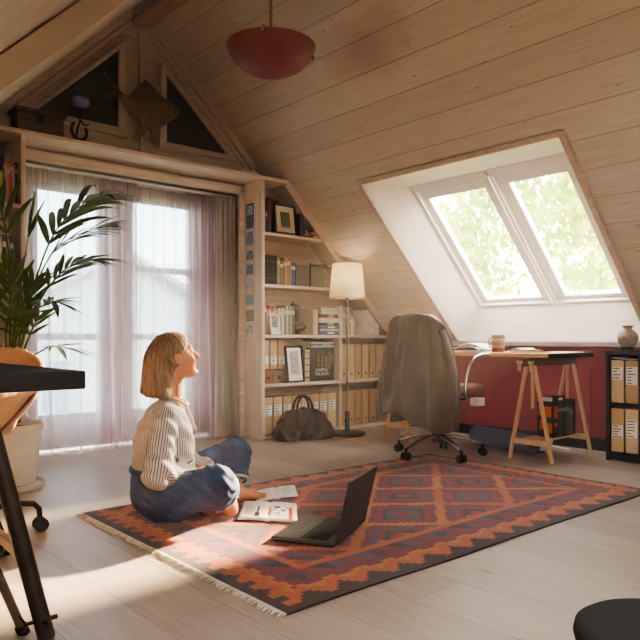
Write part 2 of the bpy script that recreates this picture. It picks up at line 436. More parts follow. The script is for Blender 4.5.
# balcony doors in the niche under the header
mb = MB()
mb.b2((1.36,4.88,0),(1.45,5.3,2.2)); mb.b2((3.36,4.88,0),(3.45,5.3,2.2)); mb.b2((1.36,4.9,2.1),(3.45,5.3,2.2)); 
struct(mb.build('trim_10', MAT['pale_wood_z'], bevel=.004))
mb = MB(); mb.b2((1.40,4.845,0),(1.47,4.88,2.14)); mb.b2((3.31,4.845,0),(3.38,4.88,2.14)); mb.b2((1.40,4.845,2.08),(3.38,4.88,2.15))
struct(mb.build('trim_11', MAT['pale_wood_x'], bevel=.006))
mb = MB(); mb.b2((1.45,5.10,0),(1.56,5.18,2.1)); mb.b2((3.19,5.10,0),(3.36,5.18,2.1)); mb.b2((1.45,5.10,2.04),(3.36,5.18,2.1))
struct(mb.build('trim_12', MAT['white_paint']))
def balcony_door(k, a, b, ga, gb, rails):
    mb = MB()
    for lo, hi in (((a,5.12,.02),(ga,5.16,2.04)), ((gb,5.12,.02),(b,5.16,2.04)), ((ga,5.12,1.945),(gb,5.16,2.04)), ((ga,5.12,.02),(gb,5.16,.28))): mb.b2(lo, hi)
    for z in rails: mb.b2((ga,5.12,z-.025),(gb,5.16,z+.025))
    o = struct(mb.build('door_%d' % k, MAT['white_paint'], bevel=.005))
    mb = MB(); mb.b2((ga,5.138,.28),(gb,5.142,1.945)); mb.build('pane', DOORGLASS, o)
    mb = MB(); x = b-.05 if k == 1 else a+.05
    mb.tube([(x,5.12,.95),(x,5.085,.95),(x+(-.1 if k == 1 else .1),5.085,.95)], .009); mb.build('door_handle', MAT['chrome'], o, smooth=60)
balcony_door(1, 1.56, 2.305, 1.72, 2.17, [.86])
balcony_door(2, 2.315, 3.19, 2.466, 2.99, [.86, 1.41])

# header shelf over the curtains
mb = MB(); mb.b2((.8,4.575,2.172),(3.63,4.88,2.20)); struct(mb.build('trim_13', MAT['pale_wood_x'], bevel=.003))

# ================================================================== OUTSIDE
mb = MB(); mb.b2((-40,-40,-5.6),(60,60,-5.5)); struct(mb.build('ground', CM(120,140,86,.9)))
def leaf_mat(name, c, c2):
    t = NT(name); g = t.n('ShaderNodeNewGeometry')
    w = t.n('ShaderNodeTexWhiteNoise', noise_dimensions='3D'); 
    nz = t.noise(g.outputs['Position'], 1.3, 2); 
    col = t.mix(nz, c, c2)
    d = t.n('ShaderNodeBsdfDiffuse'); tl = t.n('ShaderNodeBsdfTranslucent'); t.l(col, d.inputs[0]); t.l(col, tl.inputs[0])
    mx = t.n('ShaderNodeMixShader'); mx.inputs[0].default_value = .5; t.l(d.outputs[0], mx.inputs[1]); t.l(tl.outputs[0], mx.inputs[2]); t.l(mx.outputs[0], t.out.inputs[0]); return t.m
TREE_LEAF = leaf_mat('sunlit_tree_leaves', srgb(150,176,74), srgb(222,232,160))
BARK = wood('tree_bark', srgb(84,70,56), srgb(128,112,92), 2, .9)
def tree(label, x, y, top, rad, n, seed):
    rnd = random.Random(seed)
    t = thing('tree', label, 'tree', (x, y, -5.5), 0, 'trees beyond the roof windows')
    H = top+5.5; mb = MB()
    mb.tube([(0,0,0),(.1,.05,H*.28),(-.05,.1,H*.48),(.05,0,H*.64)], [.22,.16,.08,.03], 10)
    for q in range(9):
        a = q*2.4; z = H*(.30+.033*q); r = rad*(.75 if q < 6 else .5)
        mb.tube([(0,.05,z),(math.cos(a)*r*.5,math.sin(a)*r*.5,z+.35),(math.cos(a)*r,math.sin(a)*r,z+.5)], [.05,.03,.01], 6)
    mb.build('trunk', BARK, t, smooth=60)
    mb = MB(); cl = []
    for q in range(60):
        a, z, rr = rnd.random()*2*PI, rnd.uniform(-1,1), rnd.uniform(.45,1)
        w = math.sqrt(1-z*z*.8); cl.append((math.cos(a)*w*rad*rr, math.sin(a)*w*rad*rr, H-rad*1.15+z*rad*1.1, rnd.uniform(.5,.9)*rad*.5))
    for q in range(n):
        cx, cy, cz, r = cl[q % len(cl)]
        d = Vector((rnd.gauss(0,1), rnd.gauss(0,1), rnd.gauss(0,1))).normalized()*r*rnd.random()**.4
        p = Vector((cx,cy,cz))+d; s = rnd.uniform(.07,.13)
        E = Euler((rnd.uniform(0,6.3), rnd.uniform(0,6.3), rnd.uniform(0,6.3))).to_matrix()
        mb.add([p+E@Vector(v)*s for v in ((-1,0,0),(0,-.55,.1),(1.1,0,0),(0,.55,.1))], [(0,1,2,3)])
    mb.build('foliage', TREE_LEAF, t, fixn=False)
tree('dense pale green tree filling the wider, nearer roof window pane', 10.4, 5.9, 4.0, 2.35, 15000, 3)
tree('loose pale green tree in the far roof window pane with white sky beside it', 13.6, 11.3, 3.4, 1.8, 6500, 5)
tree('low green tree behind the other trees outside the roof windows', 19.5, 15.6, 3.2, 2.2, 6000, 8)
h = thing('house', 'pale house with a pitched roof seen through the sheer curtains', 'house', (7.2, 15.5, -5.5))
mb = MB(); mb.prism([(-3.4,0,0),(3.4,0,0),(3.4,0,6.6),(0,0,8.3),(-3.4,0,6.6)], (0,7,0)); mb.build('wall', CM(226,222,220,.8), h)
mb = MB()
for s in (-1,1): mb.bar((s*3.75,-.15,6.44),(0,-.15,8.36),.15,.16,up=(0,0,1)); mb.prism([(s*3.75,-.3,6.44),(0,-.3,8.33),(0,-.3,8.47),(s*3.75,-.3,6.6)], (0,7.6,0))
mb.build('roof', CM(200,190,190,.8), h)
for wx in (-1.6, 1.0):
    mb = MB(); mb.b2((wx-.4,-.06,4.6),(wx+.4,.0,5.9)); w_ = mb.build('window', MAT['white_paint'], h)
    mb = MB(); mb.b2((wx-.33,-.08,4.67),(wx+.33,-.06,5.83)); mb.build('pane', CM(176,186,200,.2), w_)
# ================================================================== BOOKCASES AND WHAT STANDS IN THEM
YF = 4.59
SH = [.032, .462, .878, 1.303, 1.738]        # board tops
def roofx(z): return RX-z
bc = thing('bookcase', 'tall built-in pale pine bookcase under the sloping ceiling, floor lamp before it', 'bookcase', (0,0,0))
mb = MB(); mb.b2((3.358,YF,0),(3.390,4.86,2.172)); mb.build('side_panel', MAT['pale_wood_z'], bc, bevel=.002)
for z, xe in zip(SH, (4.93, 4.97, 4.92, 4.50, 4.07)):
    mb = MB(); mb.prism([(3.39,YF,z-.026),(xe,YF,z-.026),(xe-.02,YF,z),(3.39,YF,z)], (0,.27,0)); mb.build('shelf', MAT['pale_wood_x'], bc, bevel=.002)
for z0, z1 in ((.032,.436),(.462,.852)):
    mb = MB(); mb.b2((4.242,YF+.004,z0),(4.270,4.86,z1)); mb.build('upright', MAT['pale_wood_z'], bc, bevel=.002)
mb = MB(); mb.prism([(3.39,4.862,0),(4.98,4.862,0),(4.98,4.862,.82),(3.63,4.862,2.17),(3.39,4.862,2.17)], (0,.012,0)); mb.build('back_panel', wood('bookcase_back', srgb(190,160,132), srgb(208,180,152), 0), bc)
mb = MB(); mb.bar((3.615,YF+.0,2.172),(4.965,YF+.0,.822),.03,.07,up=(-1,0,-1)); mb.build('sloping_edge', MAT['trim_wood'], bc, bevel=.003)

def book_mb(w, h, d, band=None):
    b = MB(); t = min(.0035, w*.18)
    b.box((t/2,d/2,h/2),(t,d,h)); b.box((w-t/2,d/2,h/2),(t,d,h))
    b.prism([(0,.004,0),(w*.15,.0008,0),(w*.5,-.0006,0),(w*.85,.0008,0),(w,.004,0),(w,.007,0),(0,.007,0)],(0,0,h))
    b.b2((t,.006,.004),(w-t,d-.004,h-.005),1)
    if band:
        for z0, z1 in band: b.b2((w*.08,-.0022,h*z0),(w*.92,.002,h*z1),2)
    return b
def book(label, x, z, w, h, d, col, group, lean=0, band=((.70,.84),), bandcol=(216,204,176), yf=None, name='book', rough=.55):
    o = book_mb(w, h, d, band).build(name, [CM(*col, rough), MAT['pages'], CM(*bandcol)], loc=(x, YF+.03 if yf is None else yf, z+.001), rot=(0, lean, 0))
    return tag(o, label, 'book', group)
def flat_book(label, x, z, w, h, d, col, group, rz=0, y=None):
    "lying flat: w long, h thick"
    b = MB(); t = min(.003, h*.2)
    b.box((0,0,t/2),(w,d,t)); b.box((0,0,h-t/2),(w,d,t)); b.box((0,-d/2+.003,h/2),(w,.006,h)); b.box((0,.002,h/2),(w-.01,d-.012,h-2*t),None,1)
    b.box((w*.1,-d/2-.0004,h/2),(w*.35,.002,h*.5),None,2)
    o = b.build('book', [CM(*col), MAT['pages'], CM(220,212,190)], loc=(x, YF+.03+d/2 if y is None else y, z), rot=(0,0,rz))
    return tag(o, label, 'book', group)

def add_text(cu, name, loc, rot, parent, mat):
    tmp = bpy.data.objects.new('tmp', cu); COL.objects.link(tmp); bpy.context.view_layer.update()
    me = bpy.data.meshes.new_from_object(tmp.evaluated_get(bpy.context.evaluated_depsgraph_get())); bpy.data.objects.remove(tmp)
    me.materials.clear(); me.materials.append(mat)
    o = bpy.data.objects.new(name, me); COL.objects.link(o); o.parent = parent; o.location = loc; o.rotation_euler = rot; return o
# --- magazine files
def make_magfile(label, w, h, d, tint, lab, hole=False, group=None, dark=False):
    t = thing('magazine_file', label, 'magazine file', (0,0,0), 0, group)
    k = .004; b = MB()
    b.b2((0,0,0),(w,k,h)); b.b2((0,0,0),(w,d,k)); b.b2((0,d-k,0),(w,d,h*.94))
    for x in (0, w-k): b.prism([(x,0,0),(x,d,0),(x,d,h*.94),(x,d*.5,h),(x,0,h)],(k,0,0))
    b.b2((k+.002,.012,k),(w-k-.002,d-.012,h*.86),1)
    b.build('box', [tint, MAT['pages']], t)
    if lab:
        b = MB(); z0, z1 = lab; b.b2((w*.10,-.0016,h*z0),(w*.90,.001,h*z1)); l_ = b.build('paper_label', MAT['paper'], t)
        b = MB(); n = max(2, int((z1-z0)*h/.018))
        for q in range(n):
            z = h*z0+(q+.5)*(z1-z0)*h/n; x1 = .18+.5*random.random()
            b.b2((w*.18,-.0024,z-.003),(w*(.3+x1*.8),-.0012,z+.003))
        b.build('handwriting', MAT['ink'], l_)
    if hole:
        b = MB(); b.lathe([(.009,0),(.009,.004)], 16); o = b.build('finger_hole', MAT['ink'], t, loc=(w*.5,-.001,h*.16), rot=(PI/2,0,0))
    return t
TAN = M('tan_cardboard', srgb(204,168,122), .75, var=.07, scale=8)
TAN2 = M('tan_cardboard_dark', srgb(190,152,108), .75, var=.08, scale=8)
TAN3 = M('tan_cardboard_pale', srgb(214,182,138), .75, var=.06, scale=8)

# bottom tier, behind the leather bag: pale labels
xs0 = 3.400
for q in range(8):
    t = make_magfile('white-labelled tan magazine file on lowest shelf behind the bag, %s from side panel' % ORD[q], .098, .315, .23, (TAN, TAN3, TAN)[q % 3], (.50,.78), group='labelled tan files behind the bag')
    t.location = (xs0+q*.104, YF+.035, SH[0]+.001)
for q in range(7):
    t = make_magfile('plain tan magazine file on the lowest shelf beyond the upright, %s from the upright' % ORD[q], .088, .325, .23, (TAN2, TAN)[q % 2], None, hole=True, group='plain tan files on the lowest shelf')
    t.location = (4.276+q*.094, YF+.03, SH[0]+.001)
# second tier
for q in range(3):
    t = make_magfile('tan magazine file set back above the brown boxes, %s from the side panel' % ORD[q], .080, .245, .2, (TAN3, TAN, TAN)[q], (.18,.46), group='tan files left of the photo frame')
    t.location = (3.395+q*.086, YF+.05, SH[1]+.119)
for q, (x, w) in enumerate(((3.395,.118),(3.517,.10))):
    b = MB(); b.b2((0,0,0),(w,.2,.092)); b.b2((-.003,-.003,.075),(w+.003,.203,.115)); b.box((w/2,-.004,.05),(.03,.004,.02),None,1)
    tag(b.build('storage_box', [(CM(150,96,62), CM(120,92,70))[q], MAT['dark_metal']], loc=(x,YF+.04,SH[1]+.001), bevel=.002), ('low brown lidded box under the tan files, against the side panel','low grey-brown lidded box under the tan files, beside the black photo frame')[q], 'box', 'low boxes under the tan files')
for q in range(7):
    t = make_magfile('plain tan magazine file on the middle shelf beyond the upright, %s from the upright' % ORD[q], .088, .325, .23, (TAN, TAN3)[q % 2], None, hole=True, group='plain tan files on the middle shelf')
    t.location = (4.276+q*.094, YF+.03, SH[1]+.001)

def frame(label, w, h, bw, fcol, matcol, pic, loc, lean, rz=0):
    t = thing('picture_frame', label, 'picture frame', loc, rz); R = Matrix.Rotation(-lean, 3, 'X')
    def add(nm, boxes, mat):
        b = MB()
        for lo, hi in boxes:
            c = R @ Vector([(p+q)/2 for p, q in zip(lo, hi)]); b.box(c, [q-p for p, q in zip(lo, hi)], R)
        return b.build(nm, mat, t, bevel=.0015 if nm == 'frame' else 0)
    add('frame', [((-w/2,0,0),(-w/2+bw,.018,h)), ((w/2-bw,0,0),(w/2,.018,h)), ((-w/2,0,0),(w/2,.018,bw)), ((-w/2,0,h-bw),(w/2,.018,h))], fcol)
    add('mount', [((-w/2+bw,.008,bw),(w/2-bw,.014,h-bw))], matcol)
    for nm, (x0,x1,z0,z1), m in pic: add(nm, [((x0*w/2,.004,z0*h),(x1*w/2,.009,z1*h))], m)
    return t
def photo_mat(name, *cols):
    t = NT(name); tc = t.n('ShaderNodeTexCoord').outputs['Object']
    nz = t.noise(tc, 28, 4, .6); t.bsdf(t.ramp(nz, *[(.3+.4*i/(len(cols)-1), c) for i, c in enumerate(cols)]), .3); return t.m
frame('black framed photograph with wide white mount leaning on the middle shelf', .205, .315, .014, MAT['black'], MAT['paper'],
      [('photo', (-.48,.48,.55,.86), photo_mat('grey_sky_photo', srgb(210,206,200), srgb(180,176,170), srgb(120,116,110))), ('photo', (-.48,.48,.22,.54), photo_mat('grey_sand_photo', srgb(150,140,132), srgb(188,180,172), srgb(206,200,194)))], (3.734,YF+.002,SH[1]+.005), .12, .12)
# thick tan book and the dark cover facing out
book('tall tan ring-bound book beside the black photo frame', 3.850, SH[1], .055, .285, .2, (198,176,138), None, 0, ((.1,.16),(.3,.34),(.5,.54),(.7,.74),(.88,.91)), (120,100,76))
t = thing('book', 'large dark picture book standing face out with CINEMA PALACES on its cover', 'book', (3.912,YF+.05,SH[1]+.001))
b = MB(); b.box((.15,.004,.15),(.30,.006,.30)); b.box((.15,.036,.15),(.30,.005,.30)); b.box((0.003,.02,.15),(.006,.036,.30)); b.box((.15,.02,.15),(.288,.028,.288),None,1)
b.build('cover', [M('dark_cover', srgb(62,58,46), .35, var=.4, scale=9), MAT['pages']], t)
b = MB()
for x, w_, z0, z1 in ((.10,.022,.13,.25),(.15,.018,.10,.27),(.19,.03,.12,.22),(.235,.02,.1,.26),(.265,.02,.14,.24)): b.b2((x,-.0006,z0),(x+w_,.002,z1))
b.build('cover_picture', photo_mat('cover_light', srgb(84,74,44), srgb(150,126,66), srgb(120,134,150)), t)
for txt, z, s in (('CINEMA', .085, .040), ('PALACES', .050, .040)):
    cu = bpy.data.curves.new('title_lettering', 'FONT'); cu.body = txt; cu.size = s; cu.extrude = .0006
    add_text(cu, 'title_lettering', (.075,-.001,z), (PI/2,0,0), t, MAT['paper'])
for q, (c, h, dx) in enumerate((((196,194,198),.016,.0),((110,112,150),.014,.012),((214,212,214),.018,-.006))):
    flat_book(('grey-white magazine at the bottom of the flat pile on the dark picture book','blue-spined magazine in the middle of the flat pile on the dark picture book','white magazine on top of the flat pile on the dark picture book')[q], 4.06+dx, SH[1]+.303+(0,.017,.032)[q], .27, h, .2, c, 'magazines lying on the picture book')

# third tier (books left of the lamp)
z = SH[2]; G = 'books standing on the shelf behind the lamp'
T3 = [(.030,.27,(196,96,80),'wide coral red book against the side panel'),(.020,.22,(176,150,140),'thin grey-pink book beside the coral book'),(.022,.245,(206,120,84),'orange book behind the small white photo frame, taller of two'),(.022,.225,(186,104,88),'dull red book behind the small white photo frame'),(.022,.24,(200,150,110),'tan book with pale title behind the small photo frame edge'),
      (.020,.215,(150,146,132),'grey book, first after the reddish books'),(.022,.225,(196,190,172),'cream book beside the grey book on the lamp shelf'),(.018,.23,(160,160,142),'thin sage grey book between cream books'),(.024,.228,(204,196,170),'thick cream book near the green books'),(.022,.25,(118,132,104),'moss green book, first of two greens'),(.014,.25,(206,198,178),'slim ivory book between the green books'),(.024,.248,(132,142,112),'second moss green book, beside the ivory one'),(.018,.25,(190,160,104),'mustard book between green and teal spines'),(.024,.248,(92,116,112),'teal book at the end of the row, beside the dark carving')]
x = 3.400
for w_, h, c, lb in T3:
    book(lb, x, z, w_, h, .19, c, G); x += w_+.0022
frame('small white framed photo leaning on the red books behind the lamp', .105, .170, .008, MAT['white_paint'], MAT['paper'], [('photo', (-.55,.6,.34,.86), photo_mat('blue_grey_photo', srgb(70,76,92), srgb(128,134,150), srgb(160,164,172)))], (3.512,YF+.004,z+.005), .14, .1)
# dark carved ornament
V = sgrid((-.10,-.07,-.03), (.11,.07,.27), .006)
F = s_cap(V, (-.02,0,.02), (-.045,0,.20), .045, .018)
for q in range(16):
    a = q*1.9; zz = .03+q*.013; F = smin(F, s_ell(V, (-.03+.05*math.cos(a)*(1-q/26), .03*math.sin(a), zz), (.030,.022,.026)), .012)
F = smin(F, s_cap(V, (-.01,0,.02), (.06,0,.035), .035, .03), .03)
F += .006*np.sin(V[...,2]*150+V[...,0]*90)*np.sin(V[...,0]*120)
o = sdf_obj('carving', F, (-.10,-.07,-.03), .006, M('dark_carved_wood', srgb(96,74,54), .7, var=.4, scale=40), loc=(3.83,YF+.11,z+.037))
tag(o, 'dark brown rough carved figure between the teal book and the flat book pile', 'ornament')
book('pale beige blank-spined book between the carving and the flat pile', 3.945, z, .055, .225, .19, (206,186,158), None, 0, None)
FP = [((86,112,140),.034,.24,'blue book at the very bottom of the flat pile by the lamp pole'),((196,188,176),.018,.235,'pale grey book second from bottom of the flat pile by the lamp pole'),((96,122,148),.034,.245,'blue book third from bottom of the flat pile by the lamp pole'),((70,60,54),.020,.23,'dark brown book in the middle of the flat pile by the lamp pole'),((222,210,190),.044,.25,'thick cream book under the red book in the flat pile'),((196,66,72),.016,.235,'thin red book in the flat pile by the lamp pole'),((110,86,70),.014,.20,'thin brown book above the red book in the flat pile'),((216,204,184),.040,.20,'cream book topmost but one of the flat pile by the lamp pole'),((222,212,194),.020,.19,'thin ivory book on top of the flat pile by the lamp pole')]
zz = z+.001
for q, (c, h, w_, lb) in enumerate(FP):
    flat_book(lb, 4.135+random.uniform(-.008,.008), zz, w_, h, .17, c, 'flat pile of books behind the lamp'); zz += h+.0008
x = 4.275
for w_, h, c, lb in [(.022,.265,(226,220,206),'white upright book touching the flat pile behind the lamp pole'),(.030,.25,(190,176,150),'beige book just beyond the lamp pole'),(.022,.23,(150,140,120),'grey-brown book beyond the beige one by the lamp pole'),(.024,.20,(206,176,90),'short yellow book by the lamp pole'),(.020,.165,(140,130,112),'small dull brown book near the white boxes'),(.024,.17,(222,214,200),'small white book near the white boxes'),(.022,.14,(176,160,132),'smallest tan book next to the white boxes')]:
    book(lb, x, z, w_, h, .16, c, 'short books beyond the lamp pole'); x += w_+.004
for q, (x, zz, w_, h) in enumerate(((4.57,0,.215,.130),(4.578,.132,.145,.105))):
    b = MB(); b.b2((0,0,0),(w_,.16,h*.78)); b.b2((-.003,-.003,h*.70),(w_+.003,.163,h)); b.b2((w_*.38,-.006,h*.28),(w_*.62,-.002,h*.5),1)
    tag(b.build('storage_box', [CM(226,214,192,.7), MAT['paper']], loc=(x,YF+.03,z+.001+zz), bevel=.002), ('larger cream lidded box, lower of two where the shelf meets the slope','smaller cream lidded box on top of the other, where the shelf meets the slope')[q], 'box', 'cream boxes on the lamp shelf')

# fourth tier
z = SH[3]; x = 3.400; G = 'books on the shelf below the framed print'
for q in range(5):
    book('black uniform hardback below the framed print, %s from the side panel' % ORD[q], x, z, .026, .245, .2, (44,42,40), 'black hardbacks', 0, ((.78,.82),(.2,.23)), (110,100,84)); x += .0285
for w_, h, c, lb in [(.026,.245,(186,150,104),'tan book right after the black hardbacks'),(.034,.215,(108,128,88),'green book with cream foot between tan books'),(.020,.235,(150,92,66),'rust brown slim book after the green one'),(.018,.24,(196,156,110),'slim light tan book after the rust one'),(.034,.25,(172,124,80),'wide caramel book beside the grey-blue books'),(.012,.20,(150,146,132),'thin grey pamphlet beside the caramel book'),(.040,.20,(62,98,132),'blue book next to the two olive boxes')]:
    book(lb, x, z, w_, h, .19, c, G); x += w_+.0025
OL = M('olive_grey_cloth', srgb(104,98,82), .8, var=.1)
for q in range(2):
    t = make_magfile(('olive grey box file beside the blue book','olive grey box file at the end of the shelf, next to the slope')[q], .155, .185, .2, OL, None, group='olive grey box files')
    t.location = (x+.004+q*.165, YF+.03, z+.001)
b = MB(); b.box((0,0,.03),(.13,.02,.008),Matrix.Rotation(.06,3,'Y')); b.box((-.06,0,.015),(.008,.02,.035)); b.box((.06,0,.012),(.008,.02,.03)); b.box((.0,.012,.012),(.12,.004,.03),None,1)
tag(b.build('small_frame', [CM(170,160,140), CM(84,90,70)], loc=(4.06,YF+.13,z+.187)), 'small pale open frame on top of the olive box files', 'frame')
flat_book('yellow-green booklet lying on the end olive box file', 4.13, z+.187, .09, .028, .10, (150,140,70), None, 0)

# top tier
z = SH[4]
book('thin pale blue book against the side panel on the top shelf', 3.396, z, .020, .20, .18, (120,146,160), None)
book('small slate blue book second from the side panel on the top shelf', 3.419, z, .018, .19, .18, (84,100,118), None)
book('tall brown book beside the framed print on the top shelf', 3.442, z, .034, .300, .2, (120,74,50), None, 0, ((.8,.84),), (150,110,70))
book('wide reddish brown album leaning behind the framed print on the top shelf', 3.482, z, .15, .315, .03, (124,76,54), None, 0, None, yf=4.72)
frame('brown framed print with cream mount and green landscape on the top shelf', .245, .265, .018, CM(66,44,34,.4), CM(222,206,176), [('picture', (-.42,.42,.30,.74), photo_mat('green_print', srgb(76,92,60), srgb(112,124,80), srgb(92,104,84))), ('picture', (-.40,.40,.235,.33), CM(126,132,132))], (3.645,YF+.03,z+.005), .10, .05)
book('dark upright album just beyond the framed print on the top shelf', 3.79, z, .035, .205, .16, (52,42,38), None, 0, None)
flat_book('red book lying flat at the sloping end of the top shelf', 3.955, z+.001, .17, .034, .13, (170,60,54), None, .04)
flat_book('dark small book lying on the red book on the top shelf', 3.93, z+.036, .13, .018, .11, (62,50,46), None, -.05)
b = MB(); b.lathe([(.018,0),(.030,.012),(.034,.03),(.024,.05),(.014,.056),(.018,.066)], 20)
tag(b.build('little_pot', M('speckled_pot', srgb(150,126,100), .5, var=.3, scale=60), loc=(3.872,YF+.05,z+.001), smooth=50), 'tiny speckled brown pot on the top shelf beside the framed print', 'pot')

# photo cards pinned on the side panel
PC = [((190,206,216),(110,140,170),'black-edged pale sketch card, topmost on the bookcase side panel'),((120,150,190),(44,60,90),'blue harbour card second from the top on the bookcase side panel'),((96,126,160),(170,190,200),'blue wave card third from the top on the bookcase side panel'),((60,80,104),(206,204,196),'dark mountain card with pale sky, fourth down the bookcase side panel'),((70,110,160),(160,186,206),'deep blue card fifth down the bookcase side panel'),((150,176,206),(206,206,204),'pale blue and white card sixth down the bookcase side panel'),((100,150,180),(160,190,200),'turquoise card seventh down the bookcase side panel'),((196,184,166),(120,110,100),'cream card with dark arch, eighth down the bookcase side panel'),((110,140,160),(226,222,214),'blue and white boat card, lowest on the bookcase side panel')]
for q, (zc, (c1, c2, lb)) in enumerate(zip((1.935,1.828,1.695,1.553,1.432,1.312,1.175,1.04,.925), PC)):
    h = .115 if q in (0, 2) else .09
    t = thing('photo_card', lb, 'photo card', (3.3565, 4.758, zc), 0, 'photo cards on the side panel')
    b = MB(); b.box((0,0,0),(.002,.105,h)); b.build('card', CM(*c2) if q else MAT['black'], t)
    b = MB(); b.box((-.0012,0,.0),(.001,.082 if q == 0 else .095,h-.03 if q == 0 else h-.014)); pm = photo_mat('card_photo_%d' % q, srgb(*c1), srgb(*[int(.5*(a+b_)) for a, b_ in zip(c1, c2)]), srgb(*c2)); b.build('picture', pm, t)

# ---- bookcase on the other side of the curtains
b2 = thing('bookcase', 'narrow pale bookcase beyond the palm at the curtain end', 'bookcase', (0,0,0))
mb = MB(); mb.b2((1.435,YF,0),(1.465,4.86,2.172)); mb.build('side_panel', MAT['pale_wood_z'], b2, bevel=.002)
mb = MB(); mb.b2((.85,YF,0),(.88,4.86,1.8)); mb.build('side_panel', MAT['pale_wood_z'], b2, bevel=.002)
SL = [.08, .46, .86, 1.25, 1.715]
for z in SL:
    mb = MB(); mb.b2((.88,YF,z-.026),(1.435,4.86,z)); mb.build('shelf', MAT['pale_wood_x'], b2, bevel=.002)
mb = MB(); mb.b2((.86,4.862,0),(1.45,4.874,1.95)); mb.build('back_panel', MAT['pale_wood_z'], b2)
x = 1.425
for q, (w_, h, c, lb) in enumerate([(.016,.27,(112,70,92),'plum book nearest the curtain on the upper shelf beyond the palm'),(.014,.25,(206,170,180),'thin pink-white book on the upper shelf beyond the palm'),(.014,.28,(196,92,104),'thin rose red book on the upper shelf beyond the palm'),(.014,.26,(206,130,60),'orange book on the upper shelf beyond the palm'),(.012,.27,(180,176,166),'thin grey book beside the orange one beyond the palm'),(.010,.29,(120,116,110),'slim dark grey book beside black ones beyond the palm'),(.034,.27,(36,34,34),'black book with yellow title on the upper shelf beyond the palm'),(.034,.265,(46,42,40),'black plain book at the frame edge of the upper shelf beyond the palm'),(.03,.26,(70,60,52),'dark brown book behind the palm on the upper shelf')]):
    x -= w_+.0016; book(lb, x, SL[4], w_, h, .19, c, 'books on the upper shelf beyond the palm', 0, ((.35,.75),) if q == 6 else ((.75,.85),), (190,170,80) if q == 6 else (200,190,170))
x = 1.40
for w_, h, c, lb in [(.022,.25,(90,104,120),'slate book nearest the curtain on the shelf among the palm leaves'),(.018,.24,(196,190,180),'white book on the shelf among the palm leaves'),(.024,.26,(60,98,110),'teal book on the shelf among the palm leaves'),(.016,.25,(206,200,190),'ivory slim book on the shelf among the palm leaves'),(.024,.255,(54,78,112),'navy blue book on the shelf among the palm leaves'),(.02,.24,(150,140,126),'taupe book at the frame edge among the palm leaves')]:
    x -= w_+.002; book(lb, x, SL[3], w_, h, .19, c, 'books among the palm leaves')

# ---- things standing on the header
t = thing('wooden_chest', 'small dark wooden chest with iron latch standing on the header shelf', 'chest', (1.565,4.665,2.2))
b = MB(); b.b2((-.15,-.07,.0),(.15,.07,.125)); b.build('box', wood('old_chest_wood', srgb(74,50,34), srgb(112,80,54), 0, .5), t, bevel=.004)
b = MB(); b.b2((-.165,-.085,.125),(.165,.085,.15)); b.b2((-.16,-.078,.118),(.16,.078,.126)); b.build('lid', wood('old_chest_lid', srgb(66,44,30), srgb(100,70,48), 0, .45), t, bevel=.006)
b = MB(); b.b2((-.015,-.076,.07),(.015,-.069,.12)); b.tube([(-.012,-.078,.085),(0,-.082,.07),(.012,-.078,.085)], .003, 6); b.build('latch', MAT['dark_metal'], t)
t = thing('candle_holder', 'black scrolled iron candle holder with violet glass bowl on the header shelf', 'candle holder', (1.838,4.625,2.2))
b = MB(); pts = [(.065*math.cos(a)*s, 0, .075+.072*math.sin(a)*s) for a, s in [(2.3+4.6*q/22, 1-.35*q/22) for q in range(23)]]
b.tube(pts, .011, 8); b.tube([(-.03,0,.005),(-.02,0,.09),(.0,0,.15),(-.01,0,.20),(0,0,.235)], .007, 8); b.tube([(0,0,.15),(.03,0,.12),(.06,0,.135)], .006, 8); b.tube([(-.045,-.02,.004),(.05,.02,.004)], .007, 8); b.tube([(-.03,0,.004),(-.045,0,.03)], .009, 8); b.build('scroll', MAT['dark_metal'], t, smooth=60)
b = MB(); b.lathe([(.012,.232),(.05,.245),(.062,.27),(.060,.30),(.05,.305),(.052,.27),(.03,.25)], 24); b.build('bowl', M('violet_glass', srgb(132,124,184), .25, var=.2), t, smooth=60)
# fish sculpture on the gable
t = thing('fish_sculpture', 'dark bronze flat fish sculpture hung on the gable between the triangular panes', 'sculpture', (2.43,4.80,2.6))
body = [(-.26,.075),(-.15,.06),(-.02,.225),(.03,.20),(.12,.135),(.22,.09),(.285,.06),(.27,.01),(.19,-.055),(.12,-.115),(.05,-.15),(-.03,-.165),(-.11,-.06)]
rows = []; cx, cz = .04, .02
for k, th in ((1,0),(.9,.012),(.7,.026),(.4,.036),(.05,.04)): rows.append([(cx+(x-cx)*k, -th, cz+(z_-cz)*k+.004*math.sin(20*x*k)) for x, z_ in body])
bk = [(x, .006, z_) for x, z_ in body]
b = MB(); b.grid([bk]+rows, 0, True); k0 = len(b.v); b.add([(cx,-.041,cz)]+rows[-1], [(0,i+1,(i+1) % 13+1) for i in range(13)]); b.add(bk, [tuple(range(13))])
ft = NT('hammered_bronze'); tc = ft.n('ShaderNodeTexCoord').outputs['Object']; n1 = ft.noise(tc, 16, 5, .7); vv = ft.n('ShaderNodeTexVoronoi'); vv.inputs['Scale'].default_value = 34; ft.l(tc, vv.inputs[0])
ft.bsdf(ft.mix(n1, srgb(44,36,28), srgb(168,134,86)), .36, .55, bump=ft.math('ADD', vv.outputs[0], n1), bstr=.9, bdist=.01)
b.build('body', ft.m, t, smooth=50)
b = MB(); b.prism([(-.20,.0,.07),(-.30,.0,.14),(-.265,.0,.085),(-.32,.0,.02),(-.22,.0,.05)],(0,-.012,0)); b.tube([(-.29,-.006,.12),(-.33,-.006,.17),(-.35,-.006,.21)], .004, 6); b.build('tail', ft.m, t)
